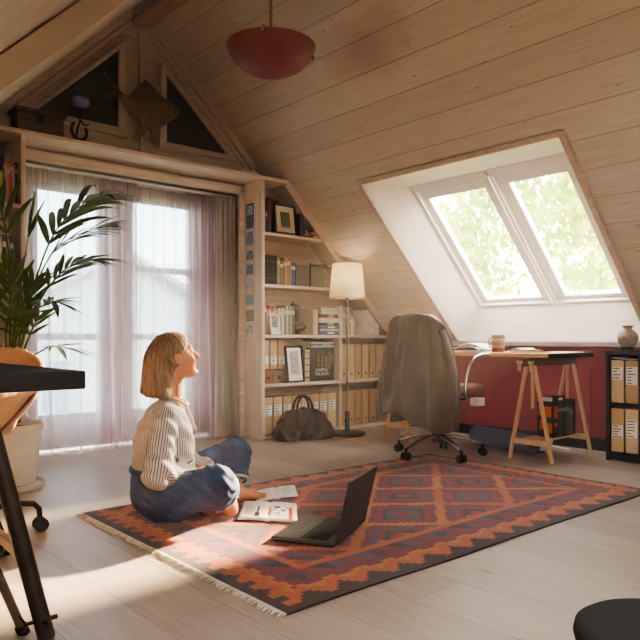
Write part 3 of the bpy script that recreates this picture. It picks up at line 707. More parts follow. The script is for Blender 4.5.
for q, pl in enumerate(([(-.05,-.12),(-.12,-.235),(-.085,-.255),(-.02,-.19),(.0,-.15)], [(.02,-.13),(.035,-.235),(.07,-.25),(.10,-.18),(.10,-.12)])):
    b = MB(); b.prism([(x,.0,z_) for x, z_ in pl],(0,-.014,0)); b.build('fin', ft.m, t)
b = MB(); b.lathe([(.022,0),(.018,.006),(.008,.012)], 18); b.build('eye', M('copper_eye', srgb(150,96,58), .3, .8), t, loc=(.13,-.036,.06), rot=(PI/2,0,0))
b = MB(); b.tube([(0,0,0),(0,.08,0)], .008); b.build('wall_peg', MAT['dark_metal'], t, loc=(.02,.0,.03))
# ================================================================== CURTAINS
def sheer(name, c, alpha, rough=.8, stripes=60):
    t = NT(name); col = c
    d = t.n('ShaderNodeBsdfDiffuse'); d.inputs[0].default_value = col
    tl = t.n('ShaderNodeBsdfTranslucent'); tl.inputs[0].default_value = col
    m1 = t.n('ShaderNodeMixShader'); m1.inputs[0].default_value = .62; t.l(d.outputs[0], m1.inputs[1]); t.l(tl.outputs[0], m1.inputs[2])
    tr = t.n('ShaderNodeBsdfTransparent'); tr.inputs[0].default_value = tuple(.55+.45*x for x in col[:3])+(1,)
    m2 = t.n('ShaderNodeMixShader'); lw = t.n('ShaderNodeLayerWeight'); lw.inputs[0].default_value = .5; t.l(t.math('MINIMUM', t.math('ADD', t.math('MULTIPLY', lw.outputs['Facing'], .45 if alpha < .85 else 0.0), alpha), .98), m2.inputs[0]); t.l(tr.outputs[0], m2.inputs[1]); t.l(m1.outputs[0], m2.inputs[2]); t.l(m2.outputs[0], t.out.inputs[0]); return t.m
SHEER = sheer('sheer_mauve_voile', srgb(234,220,224), .46)
SHEER_D = sheer('dense_mauve_voile', srgb(212,188,188), .80)
DRAPE = sheer('grey_beige_drape', srgb(232,224,214), .88)
PLUM = sheer('plum_drape', srgb(168,116,122), .92)
def curtain(name, label, x0, x1, nf, amp, mat, y=4.955, tape=SHEER_D, seed=1, flare=0, hem=.012, dens=None):
    rnd = random.Random(seed); n = nf*14; m = 46; t = thing(name, label, 'curtain', (0,0,0))
    ph = [rnd.uniform(-.5,.5) for _ in range(nf+2)]; am = [rnd.uniform(.45,1.25) for _ in range(nf+2)]
    def row(v):
        r = []
        for i in range(n+1):
            s = i/n; k = s*nf; q = int(k); f = k-q; f2 = f*f*(3-2*f)
            a = (am[q]*(1-f2)+am[q+1]*f2); p = (ph[q]*(1-f2)+ph[q+1]*f2)
            ss = dens(s) if dens else s
            x = x0+(x1-x0)*ss+flare*v*v*(s-.3)+.012*math.sin(5*v+q)*v
            w = math.sin(2*PI*(k+p*v*.8)+ .5*math.sin(3*v+k))*amp*a*(.35+.65*min(1,v*3))
            w += .25*amp*math.sin(2*PI*k*3.1+p*4)*(1-min(1,v*1.5))
            z = 2.055-(2.055-hem)*v
            r.append((x, y+w-(.02*v*v*(1+math.sin(k*2.1))), z))
        return r
    b = MB(); b.grid([row(.045+.955*j/m) for j in range(m+1)]); b.build('cloth', mat, t, smooth=180, fixn=False)
    b = MB(); rows = []
    for j in range(5):
        v = .045*j/4; rr = row(v); rows.append([(x, yy+.006*math.sin(i*1.9), z) for i, (x, yy, z) in enumerate(rr)])
    b.grid(rows); b.build('heading_tape', tape, t, smooth=180, fixn=False)
    return t
curtain('curtain', 'narrow plum drape beside the bookcase beyond the palm', 1.478, 1.504, 2, .010, PLUM, y=4.90, tape=PLUM, seed=2)
curtain('curtain', 'mauve sheer curtain behind the palm, covering the first balcony door', 1.512, 2.42, 8, .028, SHEER, y=4.955, seed=3)
curtain('curtain', 'mauve sheer curtain behind the woman, gathered towards the grey drape', 2.13, 3.22, 11, .027, SHEER, y=5.035, seed=5, dens=lambda s: s**.82)
curtain('curtain', 'bunched denser mauve curtain edge next to the grey drape', 2.86, 3.20, 5, .03, sheer('mid_mauve_voile', srgb(228,208,208), .60), y=4.97, seed=11, flare=.05)
curtain('curtain', 'grey-beige heavy drape hanging by the bookcase side panel', 3.10, 3.305, 4, .028, DRAPE, y=4.90, tape=DRAPE, seed=7, flare=.05)
b = MB(); b.tube([(1.46,4.95,2.068),(3.31,4.95,2.068)], .012, 10); tag(b.build('curtain_rail', MAT['white_paint'], smooth=60), 'white curtain rail under the header shelf above the sheer curtains', 'curtain rail')

# ================================================================== LAMPS
t = thing('floor_lamp', 'floor lamp with cream linen shade in front of the bookcase', 'lamp', (4.10,4.343,0))
b = MB(); b.lathe([(.152,0),(.158,.006),(.158,.018),(.150,.028),(.05,.032),(.020,.036)], 40); b.build('base', M('lamp_base_iron', srgb(58,52,48), .45, .4), t, smooth=40)
b = MB(); b.lathe([(.022,.03),(.022,.20),(.016,.21)], 20); b.build('sleeve', MAT['black'], t, smooth=40)
b = MB(); b.lathe([(.008,.19),(.008,1.24)], 14); b.build('pole', M('lamp_pole_brass', srgb(150,132,108), .3, .8), t, smooth=60)
b = MB(); b.lathe([(.017,1.12),(.017,1.26),(.022,1.28),(.022,1.33)], 16); b.build('lamp_holder', MAT['steel_tube'], t, smooth=40)
st = NT('linen_shade'); tc = st.n('ShaderNodeTexCoord').outputs['Object']; nz = st.noise(tc, 70, 3, .7)
cl = st.mix(nz, srgb(226,206,164), srgb(246,232,196)); d = st.n('ShaderNodeBsdfDiffuse'); tl = st.n('ShaderNodeBsdfTranslucent'); st.l(cl, d.inputs[0]); st.l(cl, tl.inputs[0])
mx = st.n('ShaderNodeMixShader'); mx.inputs[0].default_value = .45; st.l(d.outputs[0], mx.inputs[1]); st.l(tl.outputs[0], mx.inputs[2]); st.l(mx.outputs[0], st.out.inputs[0])
b = MB(); b.lathe([(.156,1.195),(.158,1.20),(.131,1.50),(.129,1.503)], 48, cap=False); sh = b.build('lamp_shade', st.m, t, smooth=60)
b = MB()
for z, r in ((1.20,.1575),(1.50,.1305)): b.tube([(r*math.cos(a), r*math.sin(a), z) for a in (2*PI*q/40 for q in range(40))], .0025, 6, closed=True)
for q in range(3): a = q*2.1; b.tube([(0,0,1.33),(.131*math.cos(a),.131*math.sin(a),1.495)], .002, 5)
b.build('shade_ring', MAT['chrome'], t, smooth=60)
b = MB(); b.tube([(.02,.01,.20),(.05,.02,.7),(.045,.03,1.1)], .003, 6); b.tube([(.10,.10,.012),(.25,.12,.008),(.34,.05,.008),(.42,.1,.008)], .004, 6); b.build('cord', CM(200,180,150), t, smooth=60)
LB = bpy.data.lights.new('bulb', 'POINT'); LB.energy = LAMP; LB.color = (1,.84,.6); LB.shadow_soft_size = .04
lo = bpy.data.objects.new('bulb', LB); COL.objects.link(lo); lo.location = (4.10,4.343,1.38)

t = thing('pendant_lamp', 'dark red glass bowl pendant hanging from the ridge', 'lamp', (2.352,3.128,.018))
rg = NT('mottled_red_glass'); tc = rg.n('ShaderNodeTexCoord').outputs['Object']; nz = rg.noise(tc, 14, 4, .65)
rg.bsdf(rg.mix(nz, srgb(112,40,44), srgb(160,76,74)), .45)
pr = [(.0,2.342),(.06,2.345),(.12,2.358),(.18,2.388),(.222,2.430),(.252,2.488),(.256,2.50),(.250,2.50),(.244,2.486),(.215,2.436),(.17,2.395),(.10,2.367),(.0,2.352)]
b = MB(); b.lathe(pr, 56, cap=False); b.build('glass_bowl', rg.m, t, smooth=60)
b = MB(); b.lathe([(.009,2.36),(.009,3.235)], 14); b.lathe([(.03,2.57),(.03,2.60)], 16); b.build('rod', MAT['chrome'], t, smooth=40)
for q in range(3):
    a = q*2*PI/3+3.9; b = MB(); c_, s_ = math.cos(a), math.sin(a)
    b.tube([(0,0,2.585),(.14*c_,.14*s_,2.55),(.247*c_,.247*s_,2.515),(.263*c_,.263*s_,2.505),(.262*c_,.262*s_,2.47)], .005, 8); b.lathe([(.0,-.012),(.012,-.008),(.012,.008),(0,.012)], 12, (.262*c_,.262*s_,2.485), cap=False); b.build('clip', MAT['chrome'], t, smooth=60)
b = MB(); b.lathe([(.05,3.21),(.05,3.236)], 24); b.build('ceiling_rose', MAT['chrome'], t, smooth=40)

# ================================================================== LEATHER BAG
t = thing('leather_bag', 'slouched dark brown leather holdall on the floor by the bookcase', 'bag', (3.655,4.412,0), -.30)
V = sgrid((-.32,-.19,-.02), (.32,.19,.30), .0075)
X, Y, Z = V[...,0], V[...,1], V[...,2]
tp = np.clip(Z/.24, 0, 1)
Q = V.copy(); Q[...,1] = Y/(1-.62*tp**1.3); Q[...,0] = X/(1-.20*tp); Q[...,2] = Z+.05*np.abs(X/.26)**2*tp*1.3
F = s_box(Q, (0,0,.125), (.235,.135,.125), .05)*.6
F = smin(F, s_ell(V, (-.19,-.02,.06), (.07,.11,.055)), .04); F = smin(F, s_ell(V, (.195,-.01,.065), (.06,.11,.06)), .04)
F += .007*np.sin(X*38+Z*22+2*np.sin(Y*30))*np.sin(Z*40+X*12)+.004*np.sin(X*75-Z*60+Y*40)
F = np.maximum(F, .004-Z)
sdf_obj('body', F, (-.32,-.19,-.02), .0075, MAT['bag_leather'], t)
for s in (-1, 1):
    b = MB(); pts = [(-.085,s*.115,.10),(-.080,s*.085,.17),(-.072,s*.055,.235)]+[(-.07*math.cos(a),s*.045+.012*math.sin(a)*(-s),.25+.115*math.sin(a)) for a in (PI*q/10 for q in range(11))]+[(.072,s*.055,.235),(.080,s*.085,.17),(.085,s*.115,.10)]
    b.tube(pts, .0105, 10); h_ = b.build('handle', M('handle_leather', srgb(66,42,32), .45, var=.2), t, smooth=60)
    b = MB()
    for x in (-.078, .078): b.tube([(x+.016*math.cos(a), s*.068, .225+.018*math.sin(a)) for a in (2*PI*q/14 for q in range(14))], .0035, 6, closed=True)
    b.build('ring', MAT['dark_metal'], h_, smooth=60)
b = MB(); b.tube([(-.19,0,.205),(-.1,.003,.226),(0,-.003,.232),(.1,.004,.226),(.19,0,.205)], .006, 8); b.build('zip', MAT['dark_metal'], t, smooth=60)
b = MB(); b.tube([(.02,-.09,.20),(.03,-.115,.15),(.05,-.13,.09),(.06,-.135,.05)], .013, 8, flat=.35); b.build('strap', M('strap_leather', srgb(70,46,34), .45), t, smooth=60)

# ================================================================== OFFICE CHAIR WITH A COAT OVER ITS BACK
t = thing('office_chair', 'swivel office chair on chrome star base at the red wall desk', 'chair', (3.83,3.11,.010))
for q in range(5):
    a = math.radians(32+72*q); c_, s_ = math.cos(a), math.sin(a); b = MB()
    b.tube([(.03*c_,.03*s_,.135),(.12*c_,.12*s_,.135),(.22*c_,.22*s_,.115),(.305*c_,.305*s_,.085)], [.024,.022,.017,.012], 10, flat=.7); l_ = b.build('base_leg', MAT['chrome'], t, smooth=60)
    b = MB(); px_, py_ = .318*c_, .318*s_
    for d_ in (-.018, .018):
        b.tube([(px_-s_*(d_-.009)+.0, py_+c_*(d_-.009), .029),(px_-s_*(d_+.009), py_+c_*(d_+.009), .029)], .028, 18)
    b.tube([(px_,py_,.05),(px_,py_,.085)], .010, 8); b.build('caster', MAT['rubber'], l_, smooth=50)
b = MB(); b.lathe([(.045,.10),(.045,.16),(.03,.17),(.03,.28),(.02,.285),(.02,.40)], 24); b.build('gas_column', MAT['steel_tube'], t, smooth=40)
b = MB(); b.b2((-.12,-.10,.395),(.12,.10,.42)); b.build('seat_plate', MAT['dark_metal'], t, bevel=.004)
V = sgrid((-.28,-.28,.38), (.30,.28,.56), .01); F = s_box(V, (.02,0,.47), (.235,.235,.045), .042)+.006*np.cos(V[...,0]*26)*np.cos(V[...,1]*26)
sdf_obj('seat', F, (-.28,-.28,.38), .01, MAT['brown_leather'], t)
V = sgrid((-.30,-.24,.48), (-.10,.24,1.02), .01); F = s_box(V, (-.215-.0*V[...,2:3][...,0].mean(),.03,.76), (.032,.165,.22), .032)
sdf_obj('backrest', F, (-.30,-.24,.48), .01, M('dark_leather', srgb(46,38,34), .45), t)
b = MB(); b.tube([(-.05,0,.405),(-.20,0,.415),(-.245,0,.47),(-.235,0,.66)], .016, 10, flat=.6); b.build('back_support', MAT['chrome'], t, smooth=60)
for s in (-1, 1):
    b = MB(); y = s*(.265 if s > 0 else .235)
    b.tube([(.0,s*.17,.41),(.0,y,.42),(.0,y,.50),(.02,y,.585),(.06,y,.66),(.12,y,.705),(.20,y,.725),(.27,y,.722)], .012, 10); b.build('armrest', MAT['chrome'], t, smooth=60)
b = MB(); b.b2((.10,-.262,.365),(.19,-.20,.42)); b.build('tag', CM(214,204,190), t, bevel=.003)

t = thing('coat', 'dark olive-grey coat draped over the back of the office chair', 'coat', (0,0,0))
ctl = [
 [(3.70,3.33,.80),(3.69,3.30,.80),(3.685,3.24,.80),(3.685,3.15,.80),(3.685,3.06,.80),(3.69,3.0,.80),(3.72,2.955,.78),(3.74,2.94,.76)],
 [(3.69,3.335,.94),(3.67,3.305,.965),(3.665,3.24,.975),(3.665,3.15,.978),(3.665,3.06,.975),(3.67,2.99,.962),(3.69,2.945,.92),(3.72,2.925,.87)],
 [(3.66,3.335,.965),(3.61,3.31,1.006),(3.60,3.24,1.010),(3.60,3.15,1.010),(3.60,3.06,1.008),(3.61,2.985,1.000),(3.66,2.93,.94),(3.70,2.91,.88)],
 [(3.65,3.345,.925),(3.57,3.328,.962),(3.555,3.25,.967),(3.55,3.15,.967),(3.553,3.05,.964),(3.57,2.968,.948),(3.65,2.91,.885),(3.70,2.89,.82)],
 [(3.655,3.365,.82),(3.56,3.345,.84),(3.54,3.25,.845),(3.535,3.15,.845),(3.54,3.05,.84),(3.555,2.95,.82),(3.635,2.885,.77),(3.695,2.87,.70)],
 [(3.66,3.385,.64),(3.555,3.365,.65),(3.528,3.27,.655),(3.522,3.17,.655),(3.53,3.05,.65),(3.54,2.935,.63),(3.635,2.868,.585),(3.715,2.852,.54)],
 [(3.655,3.40,.45),(3.55,3.38,.46),(3.522,3.285,.48),(3.515,3.18,.48),(3.52,3.06,.44),(3.535,2.93,.42),(3.635,2.862,.40),(3.72,2.848,.38)],
 [(3.65,3.405,.30),(3.55,3.385,.305),(3.518,3.295,.325),(3.51,3.19,.335),(3.512,3.085,.265),(3.535,2.925,.222),(3.635,2.862,.215),(3.72,2.848,.225)]]
def cubic(A, m):
    "Catmull-Rom resample of array A along axis 0 to m points"
    A = np.array(A, float); n = len(A); out = []
    for u in np.linspace(0, n-1, m):
        i = min(int(u), n-2); f = u-i; p = [A[max(0,min(n-1,i+k))] for k in (-1,0,1,2)]
        out.append(.5*((2*p[1])+(-p[0]+p[2])*f+(2*p[0]-5*p[1]+4*p[2]-p[3])*f*f+(-p[0]+3*p[1]-3*p[2]+p[3])*f**3))
    return np.array(out)
A = cubic(ctl, 60); A = np.stack([cubic(r, 90) for r in A])
du = np.gradient(A, axis=1); dv = np.gradient(A, axis=0); N = np.cross(du, dv); N /= np.linalg.norm(N, axis=2, keepdims=True)+1e-9
uu, vv_ = np.meshgrid(np.linspace(0,1,90), np.linspace(0,1,60))
fold = (.015*np.sin(uu*23+.9*np.sin(vv_*4))+.006*np.sin(uu*47+2*vv_)+.003*np.sin(vv_*22+uu*30))*np.clip((vv_-.25)*2.2,0,1)
fold += .005*np.sin(vv_*38+uu*9)*np.sin(uu*14)*np.clip((vv_-.2)*3,0,1)
A = A+N*fold[..., None]
ct = NT('olive_grey_wool'); tc = ct.n('ShaderNodeTexCoord').outputs['Object']; nz = ct.noise(tc, 220, 3, .7); n2 = ct.noise(tc, 8, 3)
ct.bsdf(ct.mix(n2, srgb(84,71,57), srgb(110,95,77)), .85, bump=nz, bstr=.35, bdist=.003, Sheen_Weight=.35)
COAT = ct.m
b = MB(); b.grid(A.tolist()); o = b.build('cloth', COAT, t, smooth=180, fixn=False); md = o.modifiers.new('thick', 'SOLIDIFY'); md.thickness = .007; md.offset = 0
for s, pts, rr in ((0, [(3.615,3.335,.90),(3.595,3.365,.78),(3.58,3.40,.58),(3.575,3.425,.40),(3.575,3.435,.255)], [.036,.046,.048,.046,.042]), (1, [(3.64,2.935,.90),(3.655,2.90,.78),(3.67,2.872,.64),(3.675,2.862,.50),(3.68,2.862,.36)], [.036,.044,.046,.044,.042])):
    P_ = cubic(pts, 16); R_ = cubic([[q] for q in rr], 16)[:,0]
    b = MB(); b.tube([tuple(p) for p in P_], [float(r*(1+.07*math.sin(i*1.7))) for i, r in enumerate(R_)], 18, flat=.75); b.build('sleeve', COAT, t, smooth=70)
b = MB(); b.tube([(3.62,3.27,1.0),(3.585,3.22,1.008),(3.575,3.15,1.010),(3.585,3.08,1.008),(3.62,3.03,1.0)], [.012,.018,.02,.018,.012], 10, flat=.6); b.build('collar', COAT, t, smooth=70)

# ================================================================== DESK ON TRESTLES AGAINST THE RED WALL
t = thing('trestle_desk', 'long beech desk top on two wooden trestles under the roof window', 'desk', (0,0,0))
b = MB(); b.b2((4.15,2.44,.716),(4.75,3.87,.744)); b.build('board', MAT['desk_top'], t, bevel=.003)
b = MB(); b.b2((4.152,2.425,.714),(4.75,2.4405,.745)); b.build('shaded_end_edge', MAT['black_wood'], t, bevel=.002)  # shade on the end face painted in as a black strip
def trestle(label, yc, sp, z0, xa=4.19, xb=4.72):
    t = thing('trestle', label, 'trestle', (0,yc,0), 0, 'wooden trestles under the desk top')
    for x in (xa, xb):
        for s in (-1, 1):
            b = MB(); b.bar((x,s*sp,0.0),(x,s*.03,.66),.018,.031,up=(1,0,0)); b.build('leg', MAT['trestle'], t, bevel=.002)
        b = MB(); b.bar((x,-sp*.78+.0,.13),(x,sp*.78,.13),.022,.04); b.build('cross_rail', MAT['trestle'], t, bevel=.002)
        b = MB(); b.bar((x+(.03 if x < 4.4 else -.03),.0,.36),(x+(.03 if x < 4.4 else -.03),.0,.66),.016,.026,up=(1,0,0)); b.build('height_post', MAT['trestle'], t, bevel=.002)
    b = MB(); b.b2((xa-.06,-.025,.655),(xb+.06,.025,.714)); b.build('head_beam', wood('trestle_head', srgb(96,72,54), srgb(124,96,72), 0) if yc < 3 else MAT['trestle'], t, bevel=.003)
    b = MB(); b.b2((xa,-.085,.137),(xb,.085,.150)); b.build('lower_shelf', MAT['trestle'], t, bevel=.002)
    for s in (-1,1):
        b = MB(); b.b2((xa-.075,s*.045-.01,.62),(xa-.055,s*.045+.01,.69)); b.b2((xa-.075,s*.045-.02,.675),(xa-.055,s*.045+.02,.692)); b.build('peg', MAT['trestle'], t, bevel=.002)
    return t
trestle('beech trestle at the near desk end with dark books on its low shelf', 2.595, .165, .15)
trestle('beech trestle at the far desk end behind the draped office chair', 3.80, .13, .15, 4.16, 4.66)
z = .1505
for q, (x, w_, h, d_, c, lb, bc_) in enumerate([(4.275,.050,.245,.17,(34,30,30),'orange and black book first on the trestle shelf','k'),(4.329,.026,.235,.16,(56,44,40),'black book beside the orange one on the trestle shelf',0),(4.357,.032,.24,.16,(84,54,40),'dark brown book third on the trestle shelf',0),(4.391,.038,.235,.16,(30,28,30),'black book fourth on the trestle shelf',0),(4.431,.028,.24,.16,(66,72,80),'slate grey book fifth on the trestle shelf',0),(4.461,.028,.225,.16,(96,80,64),'grey-brown book sixth on the trestle shelf',0),(4.492,.046,.20,.15,(110,96,86),'shorter taupe book seventh on the trestle shelf',0)]):
    o = book(lb, x+.085, z, w_, h, .13, c, 'books on the low trestle shelf', yf=2.515, band=((.30,.42),(.55,.9)) if q == 0 else ((.75,.85),), bandcol=(206,100,50) if q == 0 else (150,140,126))
    if q == 0:
        b = MB()
        for y0, y1, z0, z1 in ((.012,.05,.03,.10),(.02,.085,.14,.215),(.07,.11,.05,.12),(.095,.12,.15,.22)): b.b2((-.0012,y0,z0),(.001,y1,z1))
        b.build('cover_print', CM(206,100,50), o)
book('black book leaning against the row on the trestle shelf', 4.633, z+.004, .032, .25, .13, (30,28,32), 'books on the low trestle shelf', lean=.0, yf=2.52, band=None)
flat_book('black box-like book lying on top of the trestle shelf row', 4.475, z+.2465, .16, .036, .11, (26,24,26), None, 0, y=2.595)

# things on the desk
dz = .7445
t = thing('mug', 'striped mug in orange, green and red bands on the desk', 'mug', (4.34,2.958,dz)); t.scale = (1.28,)*3
R0 = .034
b = MB(); b.lathe([(.0,0),(.034,0),(.035,.008)], 32, cap=False); b.build('foot_band', CM(150,82,76,.35), t, smooth=50)
for q, (za, zb, c) in enumerate(((.008,.026,(150,82,76)),(.026,.036,(206,160,90)),(.036,.058,(140,138,124)),(.058,.070,(214,140,84)),(.070,.078,(224,180,110)),(.078,.100,(134,142,130)))):
    b = MB(); r = lambda z_: .035+.07*max(0,z_-.0)*1.0*.12+.003*(z_/.1)
    b.lathe([(r(za),za),(r(zb),zb)]+([(r(zb)-.004,zb),(r(.01)-.004,.012),(0,.012)] if q == 5 else []), 32, cap=False); b.build('band', CM(*c,.35), t, smooth=50)
b = MB(); b.tube([(.0,.036,.082),(.0,.060,.078),(.0,.066,.055),(.0,.056,.03),(.0,.034,.026)], .005, 8); b.build('handle', CM(214,140,84,.35), t, smooth=60)
def papers(name, label, x, y, lx, ly, hh, n, rz, cat='papers', mat=None, curl=0):
    b = MB()
    rows = []
    for i in range(13):
        u = i/12; rows.append([(-lx/2+lx*v/8, -ly/2+ly*u, hh*(.25+.75*math.sin(PI*min(1,u*1.15)*.95)**1.0)*(1 if curl else 0)+(.004 if not curl else 0)+.002*math.sin(v*1.3+i)) for v in range(9)])
    b.grid(rows); b.grid([[(p[0], p[1], 0) for p in r] for r in (rows[0], rows[-1])])
    o = b.build(name, mat or MAT['paper'], loc=(x,y,dz+.002), rot=(0,0,rz), smooth=60); md = o.modifiers.new('thick', 'SOLIDIFY'); md.thickness = .004; md.offset = 0
    return tag(o, label, cat)
papers('open_magazine', 'curled open white magazine on the desk between coat and mug', 4.46, 3.26, .26, .26, .062, 4, .2, 'magazine', None, 1)
papers('notebook', 'grey-green curled notebook in front of the curled white magazine', 4.245, 3.10, .12, .12, .035, 4, .1, 'notebook', CM(150,150,136), 1)
papers('paper_sheet', 'low white papers on the desk just past the mug', 4.42, 2.80, .20, .15, .028, 3, .1, 'papers', None, 1)
flat_book('flat pale notebook on the desk near its end beside papers', 4.32, dz, .18, .012, .14, (196,180,150), None, .2, y=2.71)
flat_book('thin tan notebook lying on the pale notebook near the desk end', 4.35, dz+.0125, .15, .010, .12, (170,140,104), None, -.1, y=2.70)
b = MB(); b.tube([(0,-.06,.0),(0,.06,.0)], .005, 8); tag(b.build('marker_pen', CM(190,200,60), loc=(4.33,2.61,dz+.0055), rot=(0,0,.5), smooth=60), 'yellow-green marker pen lying near the desk end', 'pen')
b = MB(); b.b2((-.15,-.11,0),(.15,.11,.003)); tag(b.build('paper_sheet', MAT['paper'], loc=(4.61,2.60,dz+.0005), rot=(0,0,.1)), 'flat white sheet at the dark end of the desk', 'paper')

# rolled mat on the floor
t = thing('rolled_mat', 'blue-grey rolled exercise mat lying on the floor under the desk', 'mat', (4.50,3.02,.072), -.18)
b = MB(); b.tube([(0,-.30,0),(0,.30,0)], .072, 32); b.build('roll', M('blue_grey_foam', srgb(116,116,132), .8, var=.06), t, smooth=50)
b = MB(); b.tube([(.0+(.008+.0017*q)*math.cos(q*.42),-.302,(.008+.0017*q)*math.sin(q*.42)) for q in range(36)], .0022, 5); b.build('spiral_end', CM(50,50,60), t)
b = MB(); b.b2((.02,-.29,-.072),(.14,.29,-.064)); b.build('loose_end', M('blue_grey_foam_dark', srgb(66,64,76), .8), t, bevel=.002)
b = MB(); b.tube([(4.86,3.15,.008),(4.80,2.95,.008),(4.85,2.8,.008),(4.78,2.62,.008)], .006, 8); tag(b.build('power_cable', MAT['paper'], smooth=60), 'white power cable on the floor by the red wall behind the mat', 'cable')
b = MB(); b.b2((-.12,-.03,0),(.12,.03,.04)); b.lathe([(.012,.04),(.012,.043)], 12, (-.06,0,0)); b.lathe([(.012,.04),(.012,.043)], 12, (.02,0,0)); tag(b.build('power_strip', MAT['white_paint'], loc=(4.45,3.93,0), rot=(0,0,1.2), bevel=.004), 'white power strip on the floor under the far trestle', 'power strip')

# ================================================================== BLACK SHELF WITH FILES
t = thing('shelf_unit', 'low black open shelf unit with tan files against the red wall', 'shelf unit', (0,0,0))
X0, X1, YA, YB = 4.62, 4.93, 1.30, 2.27
def part(nm, lo, hi, mat=MAT['black_wood']):
    b = MB(); b.b2(lo, hi); return b.build(nm, mat, t, bevel=.003)
part('side_panel', (X0,YB-.025,0), (X1,YB,.735)); part('side_panel', (X0,YA,0), (X1,YA+.025,.735))
part('top_board', (X0-.006,YA-.006,.735), (X1,YB+.006,.766)); part('shelf', (X0+.004,YA+.025,.375), (X1,YB-.025,.402)); part('base_board', (X0+.008,YA+.025,0.012), (X1,YB-.025,.062)); part('back_panel', (X1-.008,YA+.025,.06), (X1,YB-.025,.735)); part('upright', (X0+.002,2.036,.062), (X0+.29,2.048,.735))
b = MB(); b.grid([[(X0+.01+.24*v, YB-.03-u*.5, .715-.012*math.sin(PI*min(1,u*2))) for v in (0,1)] for u in [q/12 for q in range(13)]]); o = b.build('paper_sheet', MAT['paper'], smooth=60); md = o.modifiers.new('t','SOLIDIFY'); md.thickness=.002; tag(o, 'white sheet lying on top of the upper files in the black shelf', 'paper')
FG = 'tan files in the black shelf'
for row, (z0, h, labs) in enumerate(((.0625,.300,((.32,.62),(.36,.76),(.3,.6),(.3,.6),(.34,.7))), (.4025,.292,((.55,.85),(.44,.86),(.4,.8),(.5,.8),(.45,.8))))):
    y = YB-.028
    for q in range(5):
        w_ = .094
        f = make_magfile('tan file with handwritten label on the %s level of the black shelf, %s from the desk side' % (('lower','upper')[row], ORD[q]), w_, h, .24, (TAN, TAN3, TAN2)[(q+row) % 3], labs[q], group=FG)
        f['label'] = 'labelled tan file on %s level of the black shelf, %s from the desk' % (('lower','upper')[row], ORD[q])
        f.rotation_euler = (0,0,-PI/2); f.location = (X0+.018, y, z0+.0005); y -= w_+.004 + (.012 if q == 1 else 0)
vt = M('speckled_stoneware', srgb(168,150,128), .45, var=.3, scale=70)
t = thing('vase', 'round speckled stoneware vase on the black shelf unit', 'vase', (4.74,2.172,.767))
b = MB(); b.lathe([(.0,0),(.036,0),(.038,.008),(.034,.018),(.050,.035),(.066,.060),(.070,.085),(.062,.112),(.042,.132),(.028,.142),(.026,.152),(.036,.163),(.042,.168),(.040,.171),(.030,.163),(.022,.150),(.03,.13),(.0,.12)], 40, cap=False); b.build('body', vt, t, smooth=50)
b = MB(); b.lathe([(.0365,0.001),(.0385,.008),(.0345,.020)], 40, cap=False); b.build('foot', CM(70,58,50), t, smooth=50)
t = thing('woven_basket', 'small grey woven basket beside the vase on the black shelf unit', 'basket', (4.76,2.015,.767))
b = MB()
for q in range(10):
    z_ = .008+q*.0125; r_ = .040+.020*math.sin(PI*(q+1)/10.5); b.tube([(r_*math.cos(a)*(1+.02*(-1)**k), r_*math.sin(a)*(1+.02*(-1)**k), z_) for k, a in enumerate(2*PI*k/36 for k in range(36))], .0068, 6, closed=True)
b.lathe([(0,.004),(.044,.004)], 24, cap=False); b.build('weave', M('grey_wicker', srgb(128,116,100), .7, var=.3, scale=60), t, smooth=60)

# ================================================================== FOREGROUND DESK, TRESTLE, CHAIR, STOOL
t = thing('desk', 'black desk top on grey tube trestle in front of the tan shell chair', 'desk', (0,0,0))
b = MB(); b.b2((-.42,1.285,.752),(.522,2.42,.787)); b.build('desk_top', MAT['black'], t, bevel=.003)
def tube_leg(p0, p1):
    p0, p1 = Vector(p0), Vector(p1); b = MB(); mid = p0.lerp(p1, .66)
    b.tube([p0, mid], .017, 16); l_ = b.build('leg', MAT['steel_tube'], t, smooth=60)
    b = MB(); b.tube([p0.lerp(p1,.60), p0.lerp(p1,.975)], .013, 14); b.build('inner_tube', M('brushed_grey_tube', srgb(128,112,98), .35, .7), l_, smooth=60)
    b = MB(); b.tube([p0.lerp(p1,.965), p1], .0175, 14); b.build('rubber_foot', MAT['rubber'], l_, smooth=60)
    d = (p1-p0).normalized(); c_ = p0.lerp(p1, .61); s_ = Vector((0,-1,0))
    b = MB(); b.tube([c_+s_*.012, c_+s_*.034], .005, 8); e_ = Vector((-1,0,.2)).normalized()
    b.tube([c_+Vector((.014,0,0)), c_+Vector((.030,0,0))], .005, 8)
    b.tube([c_-Vector((.012,0,0)), c_-Vector((.030,0,0))], .004, 8)
    b.tube([c_+Vector((-.030,0,0)), c_+Vector((-.042,0,.016))], .0045, 8, flat=.5); b.tube([c_+Vector((-.030,0,0)), c_+Vector((-.042,0,-.016))], .0045, 8, flat=.5)
    b.build('wing_nut', MAT['black'], l_, smooth=60)
for y in (1.39, 2.035):
    tube_leg((.365,y,.735), (.545 if y < 2 else .645, y, 0)); tube_leg((.335,y,.735), (.14 if y < 2 else .06,y,0))
b = MB(); b.bar((.440,1.40,.42),(.468,2.03,.42),.014,.022); b.build('spreader', MAT['trestle'], t, bevel=.002)
b = MB(); b.b2((.32,1.34,.722),(.38,2.09,.752)); b.build('head_rail', MAT['steel_tube'], t, bevel=.003)

